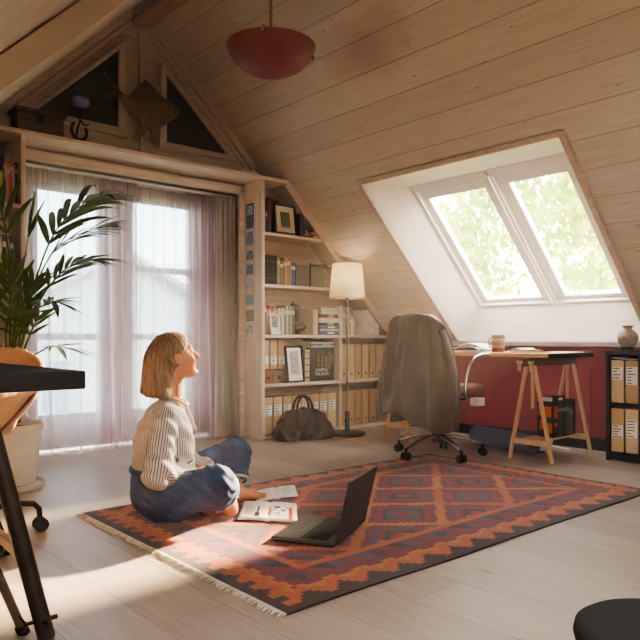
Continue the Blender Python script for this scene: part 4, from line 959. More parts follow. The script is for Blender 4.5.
t = thing('shell_chair', 'tan leather shell chair on casters behind the black desk', 'chair', (.745,3.10,0), -.25)
V = sgrid((-.36,-.36,.34), (.36,.36,.90), .012); X, Y, Z = V[...,0], V[...,1], V[...,2]
wd = .262+.05*np.clip((Z-.45)/.35,0,1)
out = np.sqrt((X/wd)**2+((Y+.0)/wd)**2+(np.minimum(Z-.70,0)/.27)**2)-1
F = np.abs(out*.25)-.011
rim = .685+.105*np.clip((Y+.08)/.30,-.6,1)
F = smax(F, Z-rim, .012); F = smax(F, .36-Z, .01)
F = smin(F, s_ell(V, (0,-.02,.475), (.19,.19,.045)), .03)
th = np.arctan2(Y, X)
k = np.clip(np.round(th/(2*PI)*40), -40, 40)
RIMP = np.stack([.315*np.cos(th), .315*np.sin(th)], -1)
F = smin(F, np.sqrt((np.sqrt(X**2+Y**2)-(wd-.004))**2+(Z-rim)**2)-.017-.003*np.cos(th*46), .008)
sdf_obj('shell', F, (-.36,-.36,.34), .012, MAT['tan_leather'], t)
b = MB(); b.tube([(.285*math.cos(a), .285*math.sin(a), .515+.115*math.cos(2*a+.4)) for a in (-2.2+q*.12 for q in range(20))], .006, 8); b.build('piping', CM(120,66,40,.4), t, smooth=60)
b = MB(); b.lathe([(.04,.10),(.04,.15),(.024,.16),(.024,.40)], 20); b.build('gas_column', MAT['black'], t, smooth=40)
for q in range(5):
    a = math.radians(8+72*q); c_, s_ = math.cos(a), math.sin(a); b = MB()
    b.tube([(.03*c_,.03*s_,.13),(.20*c_,.20*s_,.135),(.27*c_,.27*s_,.125),(.292*c_,.292*s_,.10),(.295*c_,.295*s_,.06)], .0125, 10); l_ = b.build('base_leg', MAT['black'], t, smooth=60)
    b = MB(); px_, py_ = .298*c_, .298*s_
    for d_ in (-.017, .017): b.tube([(px_-s_*(d_-.0085), py_+c_*(d_-.0085), .032),(px_-s_*(d_+.0085), py_+c_*(d_+.0085), .032)], .031, 18)
    b.build('caster', MAT['rubber'], l_, smooth=50)

t = thing('footstool', 'low round charcoal footstool on the bare floor nearest the viewer', 'stool', (1.47,.60,0))
FS = M('charcoal_felt', srgb(44,40,40), .8, var=.1)
b = MB(); b.lathe([(.0,.25),(.10,.252),(.155,.249),(.172,.238),(.176,.22),(.172,.205),(.0,.20)], 64, cap=False); b.build('cushion', FS, t, smooth=50)
b = MB(); b.lathe([(.165,.195),(.165,.205)], 48); b.build('seat_ring', MAT['black'], t, smooth=40)
for q in range(4):
    a = q*PI/2+.3; b = MB(); b.tube([(.11*math.cos(a),.11*math.sin(a),.197),(.15*math.cos(a),.15*math.sin(a),0)], [.016,.011], 12); b.build('leg', MAT['black'], t, smooth=60)

# ================================================================== PALM
t = thing('potted_palm', 'tall green palm in a cream pot before the curtain', 'plant', (1.232,4.05,0))
POT = M('cream_glazed_pot', srgb(214,204,186), .45, var=.05)
b = MB(); b.lathe([(.0,.03),(.110,.03),(.116,.04),(.140,.325),(.150,.33),(.154,.34),(.154,.362),(.148,.367),(.140,.362),(.136,.33),(.0,.32)], 48, cap=False); b.build('pot', POT, t, smooth=40)
b = MB(); b.lathe([(.0,.0),(.15,.0),(.158,.01),(.164,.035),(.158,.036),(.150,.016),(.0,.014)], 48, cap=False); b.build('saucer', POT, t, smooth=40)
b = MB(); b.lathe([(.0,.342),(.08,.345),(.137,.336)], 32, cap=False); b.build('soil', M('dark_soil', srgb(52,42,34), .95, var=.4, scale=60), t)
lt = NT('palm_leaf'); g = lt.n('ShaderNodeNewGeometry'); nz = lt.noise(g.outputs['Position'], 9, 2); ob = lt.n('ShaderNodeObjectInfo')
c1 = lt.mix(nz, srgb(66,90,50), srgb(126,152,86)); d = lt.n('ShaderNodeBsdfPrincipled'); d.inputs['Roughness'].default_value = .38; lt.l(c1, d.inputs['Base Color'])
tl = lt.n('ShaderNodeBsdfTranslucent'); tl.inputs[0].default_value = srgb(110,140,60); mx = lt.n('ShaderNodeMixShader'); mx.inputs[0].default_value = .22; lt.l(d.outputs[0], mx.inputs[1]); lt.l(tl.outputs[0], mx.inputs[2]); lt.l(mx.outputs[0], lt.out.inputs[0])
STEM = M('palm_stem', srgb(104,118,60), .5, var=.25)
def frond(pts, n, llen, droop, start=.30, wid=.017, seed=0, fan=.75):
    rnd = random.Random(seed); base = Vector(t.location); C_ = cubic([tuple(Vector(p)-base) for p in pts], 40)
    b = MB(); b.tube([tuple(p) for p in C_], [float(.0085*(1-.8*i/39)) for i in range(40)], 7); st_ = b.build('frond_stem', STEM, t, smooth=60)
    b = MB()
    for q in range(n):
        f = start+(1-start)*q/(n-1); u = f*39; i = min(int(u), 38); p = Vector(C_[i]).lerp(Vector(C_[i+1]), u-i); d = (Vector(C_[i+1])-Vector(C_[i])).normalized()
        for s in (-1, 1):
            if q == n-1 and s == 1: continue
            side = d.cross(Vector((0,0,1)));  side = side.normalized() if side.length > .05 else Vector((.754,-.657,0))
            up = side.cross(d).normalized(); g_ = (f-start)/(1-start)
            l = llen*(.55+.75*math.sin(PI*(.18+.75*g_)))*rnd.uniform(.85,1.12)
            dr = (d*(.72+.4*g_)+side*s*fan*(1-.35*g_)+up*rnd.uniform(-.22,.10)).normalized()
            wv = dr.cross(up).normalized(); rows = []; pos = p.copy(); dd = dr.copy(); K = 8
            for k_ in range(K+1):
                x = k_/K; w_ = wid*(math.sin(PI*min(1,x*.92+.06))**.75)*(1-.25*x) if k_ < K else .0006
                rows.append([pos-wv*w_+up*.18*w_, pos-up*.12*w_, pos+wv*w_+up*.18*w_])
                dd = (dd+Vector((0,0,-1))*droop*l*3.0*x*rnd.uniform(.7,1.25)/K*2.2).normalized(); pos = pos+dd*l/K
            b.grid(rows)
    b.build('leaflets', lt.m, st_, smooth=60, fixn=False)
def PX(*q): return [(1.232+random.uniform(-.03,.03),4.05+random.uniform(-.03,.03),.37)]+[tuple(at_d(*p)) for p in q]
random.seed(21)
frond(PX((22,345,3.85),(36,280,3.80),(54,234,3.72),(80,206,3.62),(104,196,3.55)), 11, .28, .75, .55, .022, 1, .55)
frond(PX((18,350,3.90),(34,290,3.95),(55,250,3.98),(84,232,4.0),(104,226,4.02)), 10, .22, .60, .52, .015, 2, .5)
frond(PX((20,350,3.8),(38,304,3.74),(60,274,3.68),(80,262,3.62),(90,260,3.6)), 11, .20, .6, .50, .017, 3, .55)
frond(PX((14,350,3.8),(30,318,3.70),(48,302,3.60),(56,302,3.55)), 7, .19, .7, .55, .015, 4, .55)
frond(PX((20,365,3.8),(36,354,3.66),(50,347,3.55),(58,346,3.5)), 5, .22, .4, .70, .015, 5, .5)
frond(PX((10,350,3.85),(10,270,3.80),(2,215,3.72),(-14,198,3.62),(-40,200,3.5)), 11, .28, .55, .52, .017, 6, .6)
frond(PX((14,350,3.85),(20,290,3.9),(27,245,3.95),(30,226,3.97)), 3, .20, .1, .82, .014, 7, .2)
frond(PX((6,345,3.8),(10,310,3.72),(10,285,3.66),(4,266,3.58)), 7, .20, .3, .45, .016, 8, .5)
frond(PX((10,355,3.8),(22,320,3.74),(30,296,3.7),(34,284,3.66)), 7, .16, .25, .45, .014, 9, .45)
frond(PX((0,350,3.8),(-12,300,3.7),(-30,260,3.6),(-60,240,3.5)), 9, .24, .5, .45, .016, 10)
frond(PX((24,355,3.8),(30,335,3.72),(36,322,3.68),(40,316,3.64)), 5, .15, .45, .5, .014, 14, .6)
frond(PX((12,352,3.72),(14,332,3.6),(16,318,3.52),(18,312,3.46)), 6, .15, .4, .45, .013, 15, .6)
# ================================================================== RUG
RXA, RXB, RYA, RYB = 1.29, 3.86, 1.635, 3.225
t = thing('kilim_rug', 'large flat-woven kilim rug with diamonds in red, orange and slate on the floor', 'rug', (RXA, RYA, 0))
LU, LV = RXB-RXA, RYB-RYA
cs = .01; nu, nv = int(LU/cs), int(LV/cs)
C_ = dict(dark=(30,22,24), orange=(198,98,24), amber=(202,128,40), red=(150,34,30), magenta=(128,30,44), slate=(78,80,94), navy=(40,40,62), green=(58,56,44), rust=(166,52,30))
C_ = {k: srgb(*v) for k, v in C_.items()}
def rug_colour(u, v):
    # stepped weave
    q = .02; us, vs = math.floor(u/q)*q, math.floor(v/q)*q
    el = min(vs, LV-vs); es = min(us, LU-us); a = el < es; e = el if a else es; p = us if a else vs
    pp = .15 if a else .09; saw = abs(((p/pp) % 1)-.5)*2
    if e < .03: return 'dark'
    if e < .022+(.075 if a else .05)*saw: return 'dark'
    if e < .125+.03*saw: return 'orange' if e < .09+.05*saw else 'amber'
    if e < .175+.03*saw: return 'magenta'
    if e < .27:
        k = ((p+ (e-.17)*1.0)/.20) % 1; h = (e-.17)/.1
        if k < .42+.2*math.floor(h*3)/3*.5: return 'navy' if (math.floor(p/.20) % 2) else 'slate'
        return 'magenta' if k < .8 else 'red'
    if e < .30+.025*saw: return 'orange'
    # field of diamonds
    fu, fv = LU-.64, LV-.64; x = (us-.32)/fu*3.5; y = (vs-.32)/fv*2
    sx, sy = abs((x % 1)-.5)*2, abs((y % 1)-.5)*2; m = sx+sy
    par = (math.floor(x)+math.floor(y)) % 2
    if abs(m-1) < .13: return 'amber' if par else 'orange'
    if m < 1:
        return 'red' if m < .2 else 'slate' if m < .46 else 'navy' if m < .54 else 'red' if m < .74 else 'magenta'
    m = 2-m
    return 'rust' if m < .2 else 'green' if m < .42 else 'red' if m < .56 else 'slate' if m < .66 else 'magenta'
vs_, fs_, cols = [], [], []
for j in range(nv+1):
    for i in range(nu+1):
        u, v = LU*i/nu, LV*j/nv
        vs_.append((u, v+.004*math.sin(u*5)*(1 if j in (0, nv) else 1), .008+.0022*math.sin(u*7+2*v)*math.sin(v*6+u)))
rnd = random.Random(4)
for j in range(nv):
    for i in range(nu):
        fs_.append((j*(nu+1)+i, j*(nu+1)+i+1, (j+1)*(nu+1)+i+1, (j+1)*(nu+1)+i))
        cols.append(C_[rug_colour(LU*(i+.5)/nu, LV*(j+.5)/nv)])
me = bpy.data.meshes.new('weave'); me.from_pydata(vs_, [], fs_); me.update()
at = me.color_attributes.new('weave', 'FLOAT_COLOR', 'CORNER'); at.data.foreach_set('color', np.repeat(np.array(cols, np.float32), 4, axis=0).ravel())
rt = NT('kilim_weave'); ca = rt.n('ShaderNodeVertexColor', layer_name='weave'); tc = rt.n('ShaderNodeTexCoord').outputs['Object']
sep = rt.n('ShaderNodeSeparateXYZ'); rt.l(tc, sep.inputs[0])
thread = rt.noise(rt.comb(rt.math('MULTIPLY', sep.outputs[0], 14), rt.math('MULTIPLY', sep.outputs[1], 160), 0), 2.0, 3, .6); fade = rt.noise(tc, 5, 3)
c1 = rt.mix(1.0, ca.outputs[0], rt.ramp(thread, (.3,.6), (.7,1.05)), 'MULTIPLY'); c1 = rt.mix(rt.math('MULTIPLY', fade, .28), c1, srgb(140,66,42))
rt.bsdf(c1, .9, bump=thread, bstr=.4, bdist=.004, Sheen_Weight=.2); me.materials.append(rt.m)
o = bpy.data.objects.new('weave', me); COL.objects.link(o); o.parent = t; md = o.modifiers.new('thick', 'SOLIDIFY'); md.thickness = .007; md.offset = -1
FR = M('fringe_wool', srgb(206,192,166), .9, var=.25, scale=30)
for s, x0, nm in ((-1, 0, 200), (1, LU, 60)):
    b = MB()
    for q in range(nm if s < 0 else 0):
        y = LV*(q+.5)/nm; a = rnd.uniform(-.5,.5); l = rnd.uniform(.022,.04)
        b.tube([(x0,y,.006),(x0+s*l*.5,y+a*.008,.010),(x0+s*l,y+a*.02,.004)], [.003,.0028,.0016], 5)
    if s < 0: b.build('fringe', FR, t, smooth=60)

# ================================================================== LAPTOP AND PAPERS ON THE RUG
RZ = .0142
ang = math.atan2(.187, .355)
t = thing('laptop', 'open dark grey laptop standing on the rug, screen turned to the woman', 'laptop', (1.993,2.098,RZ), ang)
LW, LD = .385, .275
GM = M('laptop_graphite', srgb(92,89,87), .38, .5, var=.04); KM = M('laptop_keys', srgb(40,39,40), .5)
b = MB(); b.b2((-LW/2,0,.003),(LW/2,LD,.018)); b.build('base', GM, t, bevel=.003)
b = MB()
for r in range(6):
    n = 15 if r < 5 else 9
    for c in range(n):
        w_ = (LW-.05)/n; x = -LW/2+.025+c*w_
        b.b2((x+.0012,.040+r*.0195,.018),(x+w_-.0012,.040+r*.0195+.0165,.0205))
b.build('keyboard', KM, t)
b = MB(); b.b2((-.06,.185,.018),(.06,.262,.0186)); b.build('touchpad', M('touchpad', srgb(84,82,82), .3, .4), t)
tilt = math.radians(13); SR = Matrix.Rotation(tilt, 3, 'X')
def scr(lo, hi, nm, mat, par, bv=.002):
    b = MB(); c = SR @ Vector([(p+q)/2 for p, q in zip(lo, hi)]); b.box(c+Vector((0,.0,.012)), [q-p for p, q in zip(lo, hi)], SR); return b.build(nm, mat, par, bevel=bv)
lid = scr((-LW/2,-.010,.0),(LW/2,-.002,.262), 'screen_lid', GM, t)
scr((-LW/2+.010,-.0025,.018),(LW/2-.010,-.0005,.250), 'display', CM(26,30,36,.2), lid, 0)
b = MB()
for x in (-.11, .11): b.tube([(x-.03,-.004,.014),(x+.03,-.004,.014)], .006, 10)
b.build('hinge', KM, t, smooth=60)
b = MB()
for x in (-LW/2+.03, LW/2-.03):
    for y in (.03, LD-.03): b.lathe([(.008,0),(.008,.0035)], 12, (x,y,0))
b.build('rubber_foot', MAT['rubber'], t)

def magazine(label, quad, thick, name, blocks, sag=.012):
    "quad: near-left, near-right, far-right, far-left corners on the rug"
    q = [Vector((p[0], p[1], 0)) for p in quad]; c = sum(q, Vector())/4
    t = thing(name, label, 'magazine', (c.x, c.y, RZ))
    P = lambda u, v, z=0: (q[0]*(1-u)*(1-v)+q[1]*u*(1-v)+q[2]*u*v+q[3]*(1-u)*v)-c+Vector((0,0,z))
    S = lambda u, v: thick*(1-.5*abs(2*u-1)**3)*(1-1.0*math.exp(-((u-.5)/.035)**2)*.6)+sag*math.sin(PI*min(1,max(0,(v-.75)*4)))*.6
    b = MB(); n, m = 24, 10
    b.grid([[P(i/n, j/m, S(i/n, j/m)) for i in range(n+1)] for j in range(m+1)]); o_ = b.build('pages', MAT['paper'], t, smooth=60); md = o_.modifiers.new('t', 'SOLIDIFY'); md.thickness = thick*.8; md.offset = -1
    for nm, mat, shapes in blocks:
        b = MB()
        for (u0,u1,v0,v1) in shapes: b.grid([[P(u0+(u1-u0)*i/4, v0+(v1-v0)*j/4, S(u0+(u1-u0)*i/4, v0+(v1-v0)*j/4)+.0012) for i in range(5)] for j in range(5)])
        b.build(nm, mat, o_, fixn=True)
    return t
lines = [(.53+.004*k, .72, .90-.045*k, .915-.045*k) for k in range(5)]
magazine('open magazine with blue and yellow pictures lying on the rug before the laptop', [(1.775,2.615),(1.942,2.386),(2.155,2.652),(1.985,2.865)], .010, 'magazine',
  [('blue_print', MAT['ink_blue'], [(.60,.70,.62,.72),(.72,.80,.45,.55),(.66,.70,.35,.42),(.80,.86,.62,.66),(.60,.63,.5,.56)]), ('yellow_print', CM(222,196,120), [(.50,.60,.30,.52),(.62,.72,.20,.32),(.46,.54,.55,.66)]), ('red_strip', MAT['ink_red'], [(.86,.92,.05,.70)]), ('dark_photo', MAT['ink'], [(.30,.33,.35,.70),(.27,.35,.12,.34)]), ('text_lines', CM(176,170,160), [(.08,.24,.2+.07*k,.225+.07*k) for k in range(8)])])
magazine('white printed papers with blue corner lying on the rug past her foot', [(2.035,2.83),(2.275,2.785),(2.41,2.985),(2.165,3.01)], .012, 'loose_papers',
  [('text_lines', CM(186,180,176), [(.15,.85,.15+.09*k,.18+.09*k) for k in range(8)]), ('blue_logo', MAT['ink_blue'], [(.05,.16,.86,.95)])])

# ================================================================== THE WOMAN
FA = math.atan2(-.359, .933)
PO = (1.551, 2.918, .009)
wm = thing('person', 'woman sitting cross-legged on the rug in striped blouse and jeans, face lifted to the light', 'person', PO, FA)
# joints (x forward, y to her left, z up)
J = dict(pel=(0,0,.115), waist=(.0,0,.23), chest=(.02,0,.37), neck0=(.045,0,.50), hc=(.060,0,.750),
    rs=(-.005,-.172,.472), re=(-.045,-.238,.248), rw=(.150,-.085,.195), ls=(.025,.165,.472), le=(.07,.235,.25), lw=(.235,.045,.205),
    rh=(.02,-.095,.10), rk=(.185,-.335,.195), ra=(.300,-.110,.055), lh=(.02,.095,.11), lk=(.402,.205,.245), la=(.375,.105,.064))
p22 = math.radians(16); HR = np.array([[math.cos(p22),0,-math.sin(p22)],[0,1,0],[math.sin(p22),0,math.cos(p22)]])  # head frame -> body
yw = math.radians(4); HR = np.array([[math.cos(yw),-math.sin(yw),0],[math.sin(yw),math.cos(yw),0],[0,0,1]])@HR
hp = lambda x, y, z: tuple(np.array(J['hc'])+HR@np.array((x,y,z)))
def hell(V, c, r): return s_ell(V, hp(*c), r, HR)
def head_sdf(V):
    F = hell(V, (-.008,0,.032), (.090,.072,.078))
    F = smin(F, hell(V, (.032,0,-.035), (.056,.056,.074)), .03)
    F = smin(F, s_cap(V, hp(.045,-.018,-.088), hp(.045,.018,-.088), .021), .03)          # jaw
    F = smin(F, hell(V, (.072,0,-.100), (.018,.017,.015)), .016)                         # chin
    F = smin(F, hell(V, (.076,0,.030), (.016,.046,.012)), .014)                          # brow
    for s in (-1, 1):
        F = smax(F, -hell(V, (.094,s*.031,.004), (.013,.017,.011)), .012)                # eye sockets
        F = smin(F, hell(V, (.062,s*.034,-.030), (.022,.02,.02)), .02)                   # cheeks
    F = smin(F, s_cap(V, hp(.084,0,.012), hp(.110,0,-.028), .007, .0105), .008)          # nose
    for s in (-1, 1): F = smin(F, hell(V, (.100,s*.010,-.033), (.009,.006,.006)), .005)
    F = smin(F, hell(V, (.081,0,-.059), (.010,.021,.0048)), .005); F = smin(F, hell(V, (.078,0,-.069), (.010,.018,.005)), .005)
    F = smax(F, -hell(V, (.099,0,-.064), (.010,.020,.0018)), .003)
    for s in (-1, 1):
        e = hell(V, (-.004,s*.074,-.006), (.019,.0085,.031)); e = smax(e, -hell(V, (.0,s*.084,-.004), (.010,.006,.018)), .004); F = smin(F, e, .006)
    return F
def hand(V, F, w, fwd, side, palm_up, curl):
    "five separate fingers from a palm; fwd along the hand, side towards the thumb"
    w, f, s, n = (np.array(q, float) for q in (w, fwd, side, palm_up)); f /= np.linalg.norm(f); s = s-f*(s@f); s /= np.linalg.norm(s); n = np.cross(f, s); n *= np.sign(n@np.array(palm_up)) or 1
    pc = w+f*.048
    F = smin(F, s_box(V, pc, (.044,.038,.014), .013, np.stack([f, s, n], 1)), .014)
    for k, (o_, l) in enumerate(((.029,.068),(.010,.076),(-.010,.070),(-.028,.056))):
        a = w+f*.088+s*o_; d = f+s*o_*1.6; d /= np.linalg.norm(d); pts = [a]
        for j, fr in enumerate((.45,.32,.23)):
            c = curl*(j+.6); dd = d*math.cos(c)+n*math.sin(c); pts.append(pts[-1]+dd*l*fr)
        for j in range(3): F = smin(F, s_cap(V, pts[j], pts[j+1], .0086-.0008*j, .0080-.0009*j), .004)
    a = w+f*.030+s*.034; b_ = a+f*.026+s*.022+n*.006; c_ = b_+f*.028+s*.006+n*.008
    F = smin(F, s_cap(V, a-s*.01, b_, .0125, .0105), .010); return smin(F, s_cap(V, b_, c_, .0100, .0080), .006)
def foot(V, F, ank, heel, toe, up):
    h, t_ = np.array(heel, float), np.array(toe, float); d = (t_-h)/np.linalg.norm(t_-h); L_ = np.linalg.norm(t_-h); u = np.array(up, float); s = np.cross(u, d); s /= np.linalg.norm(s)
    F = smin(F, s_cap(V, ank, h+d*.03+u*.012, .032, .030), .02); F = smin(F, s_cap(V, h+d*.02, h+d*.02, .028), .02)
    F = smin(F, s_cap(V, h+d*.04+u*.020, h+d*L_*.72, .033, .025), .025); F = smin(F, s_cap(V, h+d*L_*.70-s*.018, h+d*L_*.72+s*.022, .021), .015)
    for k, (o_, r, l) in enumerate(((-.030,.0135,1.0),(-.011,.0098,.985),(.005,.0092,.955),(.020,.0088,.92),(.034,.0082,.87))):
        F = smin(F, s_cap(V, h+d*L_*.74+s*o_*.8, h+d*(L_*l-.008)+s*o_, r+.001, r), .005)
    return F
lo, hi, hh = (-.20,-.46,-.02), (.60,.36,.90), .0062
V = sgrid(lo, hi, hh)
F = head_sdf(V)
F = smin(F, s_cap(V, hp(-.030,0,-.060), J['neck0'], .047, .052), .02)
F = smin(F, s_ell(V, (.02,0,.37), (.095,.135,.15)), .04); F = smin(F, s_ell(V, (.0,0,.22), (.095,.125,.12)), .05); F = smin(F, s_ell(V, J['pel'], (.11,.15,.095)), .05)
for a in 'rl':
    F = smin(F, s_cap(V, (.03,0,.47), J[a+'s'], .05, .046), .03)
    F = smin(F, s_cap(V, J[a+'s'], J[a+'e'], .042, .034), .02); F = smin(F, s_cap(V, J[a+'e'], J[a+'w'], .034, .025), .015)
    F = smin(F, s_cap(V, J[a+'h'], J[a+'k'], .072, .050), .03); F = smin(F, s_cap(V, J[a+'k'], J[a+'a'], .048, .034), .02)
F = hand(V, F, J['rw'], (.06,.06,-.035), (.1,.8,.4), (-.3,.3,.9), .45)
F = hand(V, F, J['lw'], (.03,-.075,-.04), (.6,.4,.5), (.2,-.3,.9), .45)
F = foot(V, F, J['ra'], (.315,-.165,.034), (.175,-.010,.026), (0,0,1))
F = foot(V, F, J['la'], (.350,.095,.038), (.530,.140,.034), (0,0,1))
F = np.maximum(F, .003-V[...,2])
sk = NT('warm_skin'); tc = sk.n('ShaderNodeTexCoord').outputs['Object']; nz = sk.noise(tc, 30, 3)
sk.bsdf(sk.mix(nz, srgb(186,122,86), srgb(206,146,108)), .5, Subsurface_Weight=.12, Subsurface_Scale=.02)
sdf_obj('body', F, lo, hh, sk.m, wm)
for s in (-1, 1):
    b = MB(); b.lathe([(.0105*math.sin(a), -.0105*math.cos(a)) for a in [PI*q/10 for q in range(11)]], 16, cap=False); e_ = b.build('eye', CM(226,218,208,.2), wm, loc=hp(.0785,s*.031,.004), smooth=180)
    b = MB(); b.lathe([(0,.0108),(.0045,.0100),(.005,.0092)], 14, cap=False); b.build('iris', CM(70,58,44,.2), e_, rot=(0, PI/2-p22, yw), smooth=60)
    b = MB(); b.tube([hp(.086,s*.014,.026),hp(.085,s*.032,.031),hp(.070,s*.050,.024)], [.0028,.0032,.0016], 8, flat=.7); b.build('eyebrow', CM(112,84,60), wm, smooth=60)
b = MB(); b.tube([hp(.089,-.021,-.0615),hp(.0935,0,-.0595),hp(.089,.021,-.0615)], [.0012,.0032,.0012], 8); b.tube([hp(.087,-.018,-.0665),hp(.0910,0,-.0685),hp(.087,.018,-.0665)], [.0012,.0038,.0012], 8); b.build('lips', CM(186,104,92,.35), wm, smooth=60)

# hair: chin-length bob, tucked behind the ear
lo, hi, hh = (-.16,-.14,.50), (.19,.14,.90), .0055
V = sgrid(lo, hi, hh); q = (V-np.array(J['hc'], np.float32))@HR.astype(np.float32); hx, hy, hz = q[...,0], q[...,1], q[...,2]
F = hell(V, (-.012,0,.036), (.101,.086,.088))
G = s_cap(V, (-.006,-.044,.73), (-.018,-.046,.590), .062, .058); G = smin(G, s_cap(V, (-.006,.044,.73), (-.018,.046,.590), .062, .058), .03); G = smin(G, s_cap(V, (-.02,0,.73), (-.044,0,.590), .064, .056), .03)
F = smin(F, G, .035)
F = smax(F, .572+.012*np.sin(V[...,1]*25)-.10*V[...,0]+.12*(V[...,0]+.04)*0-V[...,2], .012)
cut = np.maximum(hx-(.012+.055*np.clip((hz-.02)/.06,0,1)), hz-.088)         # remove hair in front of this line, below the fringe
face = np.minimum(.082-np.abs(hy)*0-hz, hx-(.010+.072*np.clip((hz-.004)/.065,0,1)))
F = smax(F, face, .010)
F = smax(F, -s_cap(V, hp(-.002,-.09,-.006), hp(-.002,.09,-.006), .024), .01)
strand = np.arctan2(hy, hx+.02)
F += .0026*np.sin(strand*30+hz*6+.8*np.sin(hz*16))+.0016*np.sin(strand*67+hz*10)
ht = NT('dark_blonde_hair'); tc = ht.n('ShaderNodeTexCoord').outputs['Object']; mp = ht.n('ShaderNodeMapping'); mp.inputs['Scale'].default_value = (120,120,9); ht.l(tc, mp.inputs[0]); nz = ht.noise(mp.outputs[0], 1.0, 4, .6)
ht.bsdf(ht.mix(ht.ramp(nz,(.3,0.0),(.7,1.0)), srgb(84,58,36), srgb(160,118,76)), .42, bump=nz, bstr=.5, bdist=.004, Sheen_Weight=.2)
sdf_obj('hair', F, lo, hh, ht.m, wm)

# blouse
lo, hi, hh = (-.24,-.36,.14), (.36,.36,.58), .0062
V = sgrid(lo, hi, hh); X, Y, Z = V[...,0], V[...,1], V[...,2]
F = s_ell(V, (.008,0,.33), (.142,.162,.19)); F = smin(F, s_ell(V, (.004,0,.23), (.135,.158,.10)), .05); F = smin(F, s_cap(V, (.0,-.13,.476), (.03,.13,.476), .062), .05)
F = smin(F, s_cap(V, (.03,0,.475), (.058,0,.55), .078, .060), .03)
A_ = None
for a in 'rl':
    u = s_cap(V, J[a+'s'], J[a+'e'], .060, .063); l_ = s_cap(V, J[a+'e'], tuple(np.array(J[a+'w'])-.02*(np.array(J[a+'w'])-np.array(J[a+'e']))/.24), .064, .040)
    arm = smin(u, l_, .03); A_ = arm if A_ is None else np.minimum(A_, arm)
w = .0075*np.sin(X*42+Z*30+2.2*np.sin(Y*18))*np.sin(Y*24+Z*34)+.003*np.sin(Z*60+Y*45+X*30)
w2 = .005*np.sin((Z+X*.8)*75+3*np.sin(Y*25))
F = smin(F+w*.8, A_+w2*.6+w*.5, .005)
F = smax(F, .192+.010*np.sin(np.arctan2(Y,X)*5)-Z*(1)-np.where(A_ < .03, 9, 0), .006)
F = smax(F, -s_cap(V, (.055,0,.52), (.08,0,.64), .049, .062), .01)
F = smax(F, -s_cap(V, (.115,0,.46), (.13,0,.56), .014, .05), .015)
def stripe_u(V_):
    out = np.empty(len(V_)); best = np.full(len(V_), 1e9)
    t_ = np.arctan2(V_[:,1], V_[:,0]-.01)*.155; out[:] = t_; best[:] = .05
    for a in 'rl':
        for p, q_ in ((a+'s', a+'e'), (a+'e', a+'w')):
            P0, P1 = np.array(J[p]), np.array(J[q_]); ab = P1-P0; L_ = np.linalg.norm(ab); d = ab/L_
            s_ = np.clip((V_-P0)@d/L_, 0, 1); r = V_-P0-np.outer(s_*L_, d); dist = np.linalg.norm(r, axis=1)-.062
            e1 = np.cross(d, (0,0,1.0)) if abs(d[2]) < .8 else np.cross(d, (1.0,0,0)); e1 /= np.linalg.norm(e1); e2 = np.cross(d, e1)
            m = (dist < .016) & (dist < best) & (np.abs(V_[:,1]) > (.165 if p[1] == 's' else .0) - (.02 if p[1] == 's' else 0)); an = np.arctan2(r@e2, r@e1)*.062
            out[m] = an[m]; best[m] = dist[m]
    return out
bt = NT('striped_cotton'); av = bt.n('ShaderNodeAttribute', attribute_name='stripe_u'); fr = bt.math('FRACT', bt.math('DIVIDE', av.outputs['Fac'], .0125))
pu = bt.ramp(fr, (.0,0.0),(.55,0.0),(.62,1.0),(.90,1.0),(.97,0.0))
bt.bsdf(bt.mix(pu, srgb(192,185,177), srgb(84,84,96)), .75, Sheen_Weight=.1)
o = sdf_obj('blouse', F, lo, hh, bt.m, wm, attr=('stripe_u', stripe_u))
b = MB(); pts = [(.060+.060*math.cos(a), .058*math.sin(a), .548+.022*math.cos(a)*-1+.006*math.sin(3*a)) for a in (2*PI*q/28 for q in range(28))]; b.tube(pts, .009, 8, flat=.8, closed=True)
b.tube([(.112,.008,.525),(.132,.012,.48),(.155,.018,.42)], .005, 6); b.tube([(.112,-.008,.525),(.137,-.014,.47),(.158,-.012,.40)], .005, 6); b.build('collar', M('collar_cotton', srgb(196,184,166), .8), o, smooth=60)

# jeans
lo, hi, hh = (-.20,-.46,-.02), (.54,.34,.36), .0065
V = sgrid(lo, hi, hh); X, Y, Z = V[...,0], V[...,1], V[...,2]
F = s_ell(V, (-.005,0,.115), (.142,.180,.118)); F = smin(F, s_ell(V, (-.004,0,.20), (.130,.152,.07)), .04)
F = smin(F, s_cap(V, J['rh'], J['rk'], .112, .086), .05); F = smin(F, s_cap(V, J['lh'], J['lk'], .100, .074), .05)
rk, ra_, lk, la_ = (np.array(J[k]) for k in ('rk','ra','lk','la'))
rhem, lhem = rk+(ra_-rk)*.24, lk+(la_-lk)*.72
F = smin(F, s_cap(V, rk, rhem+(rhem-rk)*.3, .086, .096), .03); F = smin(F, s_cap(V, lk, lhem+(lhem-lk)*.3, .074, .066), .03)
w = .004*np.sin(X*52+Y*38+2*np.sin(Z*30))*np.sin(Y*30-Z*55+X*15)+.0022*np.sin(X*95-Y*40+Z*130+3*np.sin(X*20+Y*25)); F = F+w
dr = (ra_-rk)/np.linalg.norm(ra_-rk); dl = (la_-lk)/np.linalg.norm(la_-lk)
nr = np.linalg.norm(V-(rhem+dr*.06), axis=-1) < .15; nl = np.linalg.norm(V-(lhem+dl*.05), axis=-1) < .12
pr_, pl_ = (V-rhem)@dr, (V-lhem)@dl
F = np.where(nr & (X > .12), np.maximum(F, pr_), F); F = np.where(nl & (X > .26) & (pl_ > -.08), np.maximum(F, pl_), F)
F = np.where(nr & (X > .12), np.maximum(F, -np.maximum(s_cap(V, rhem-dr*.02, rhem+dr*.2, .072, .086), -pr_-.03)), F)
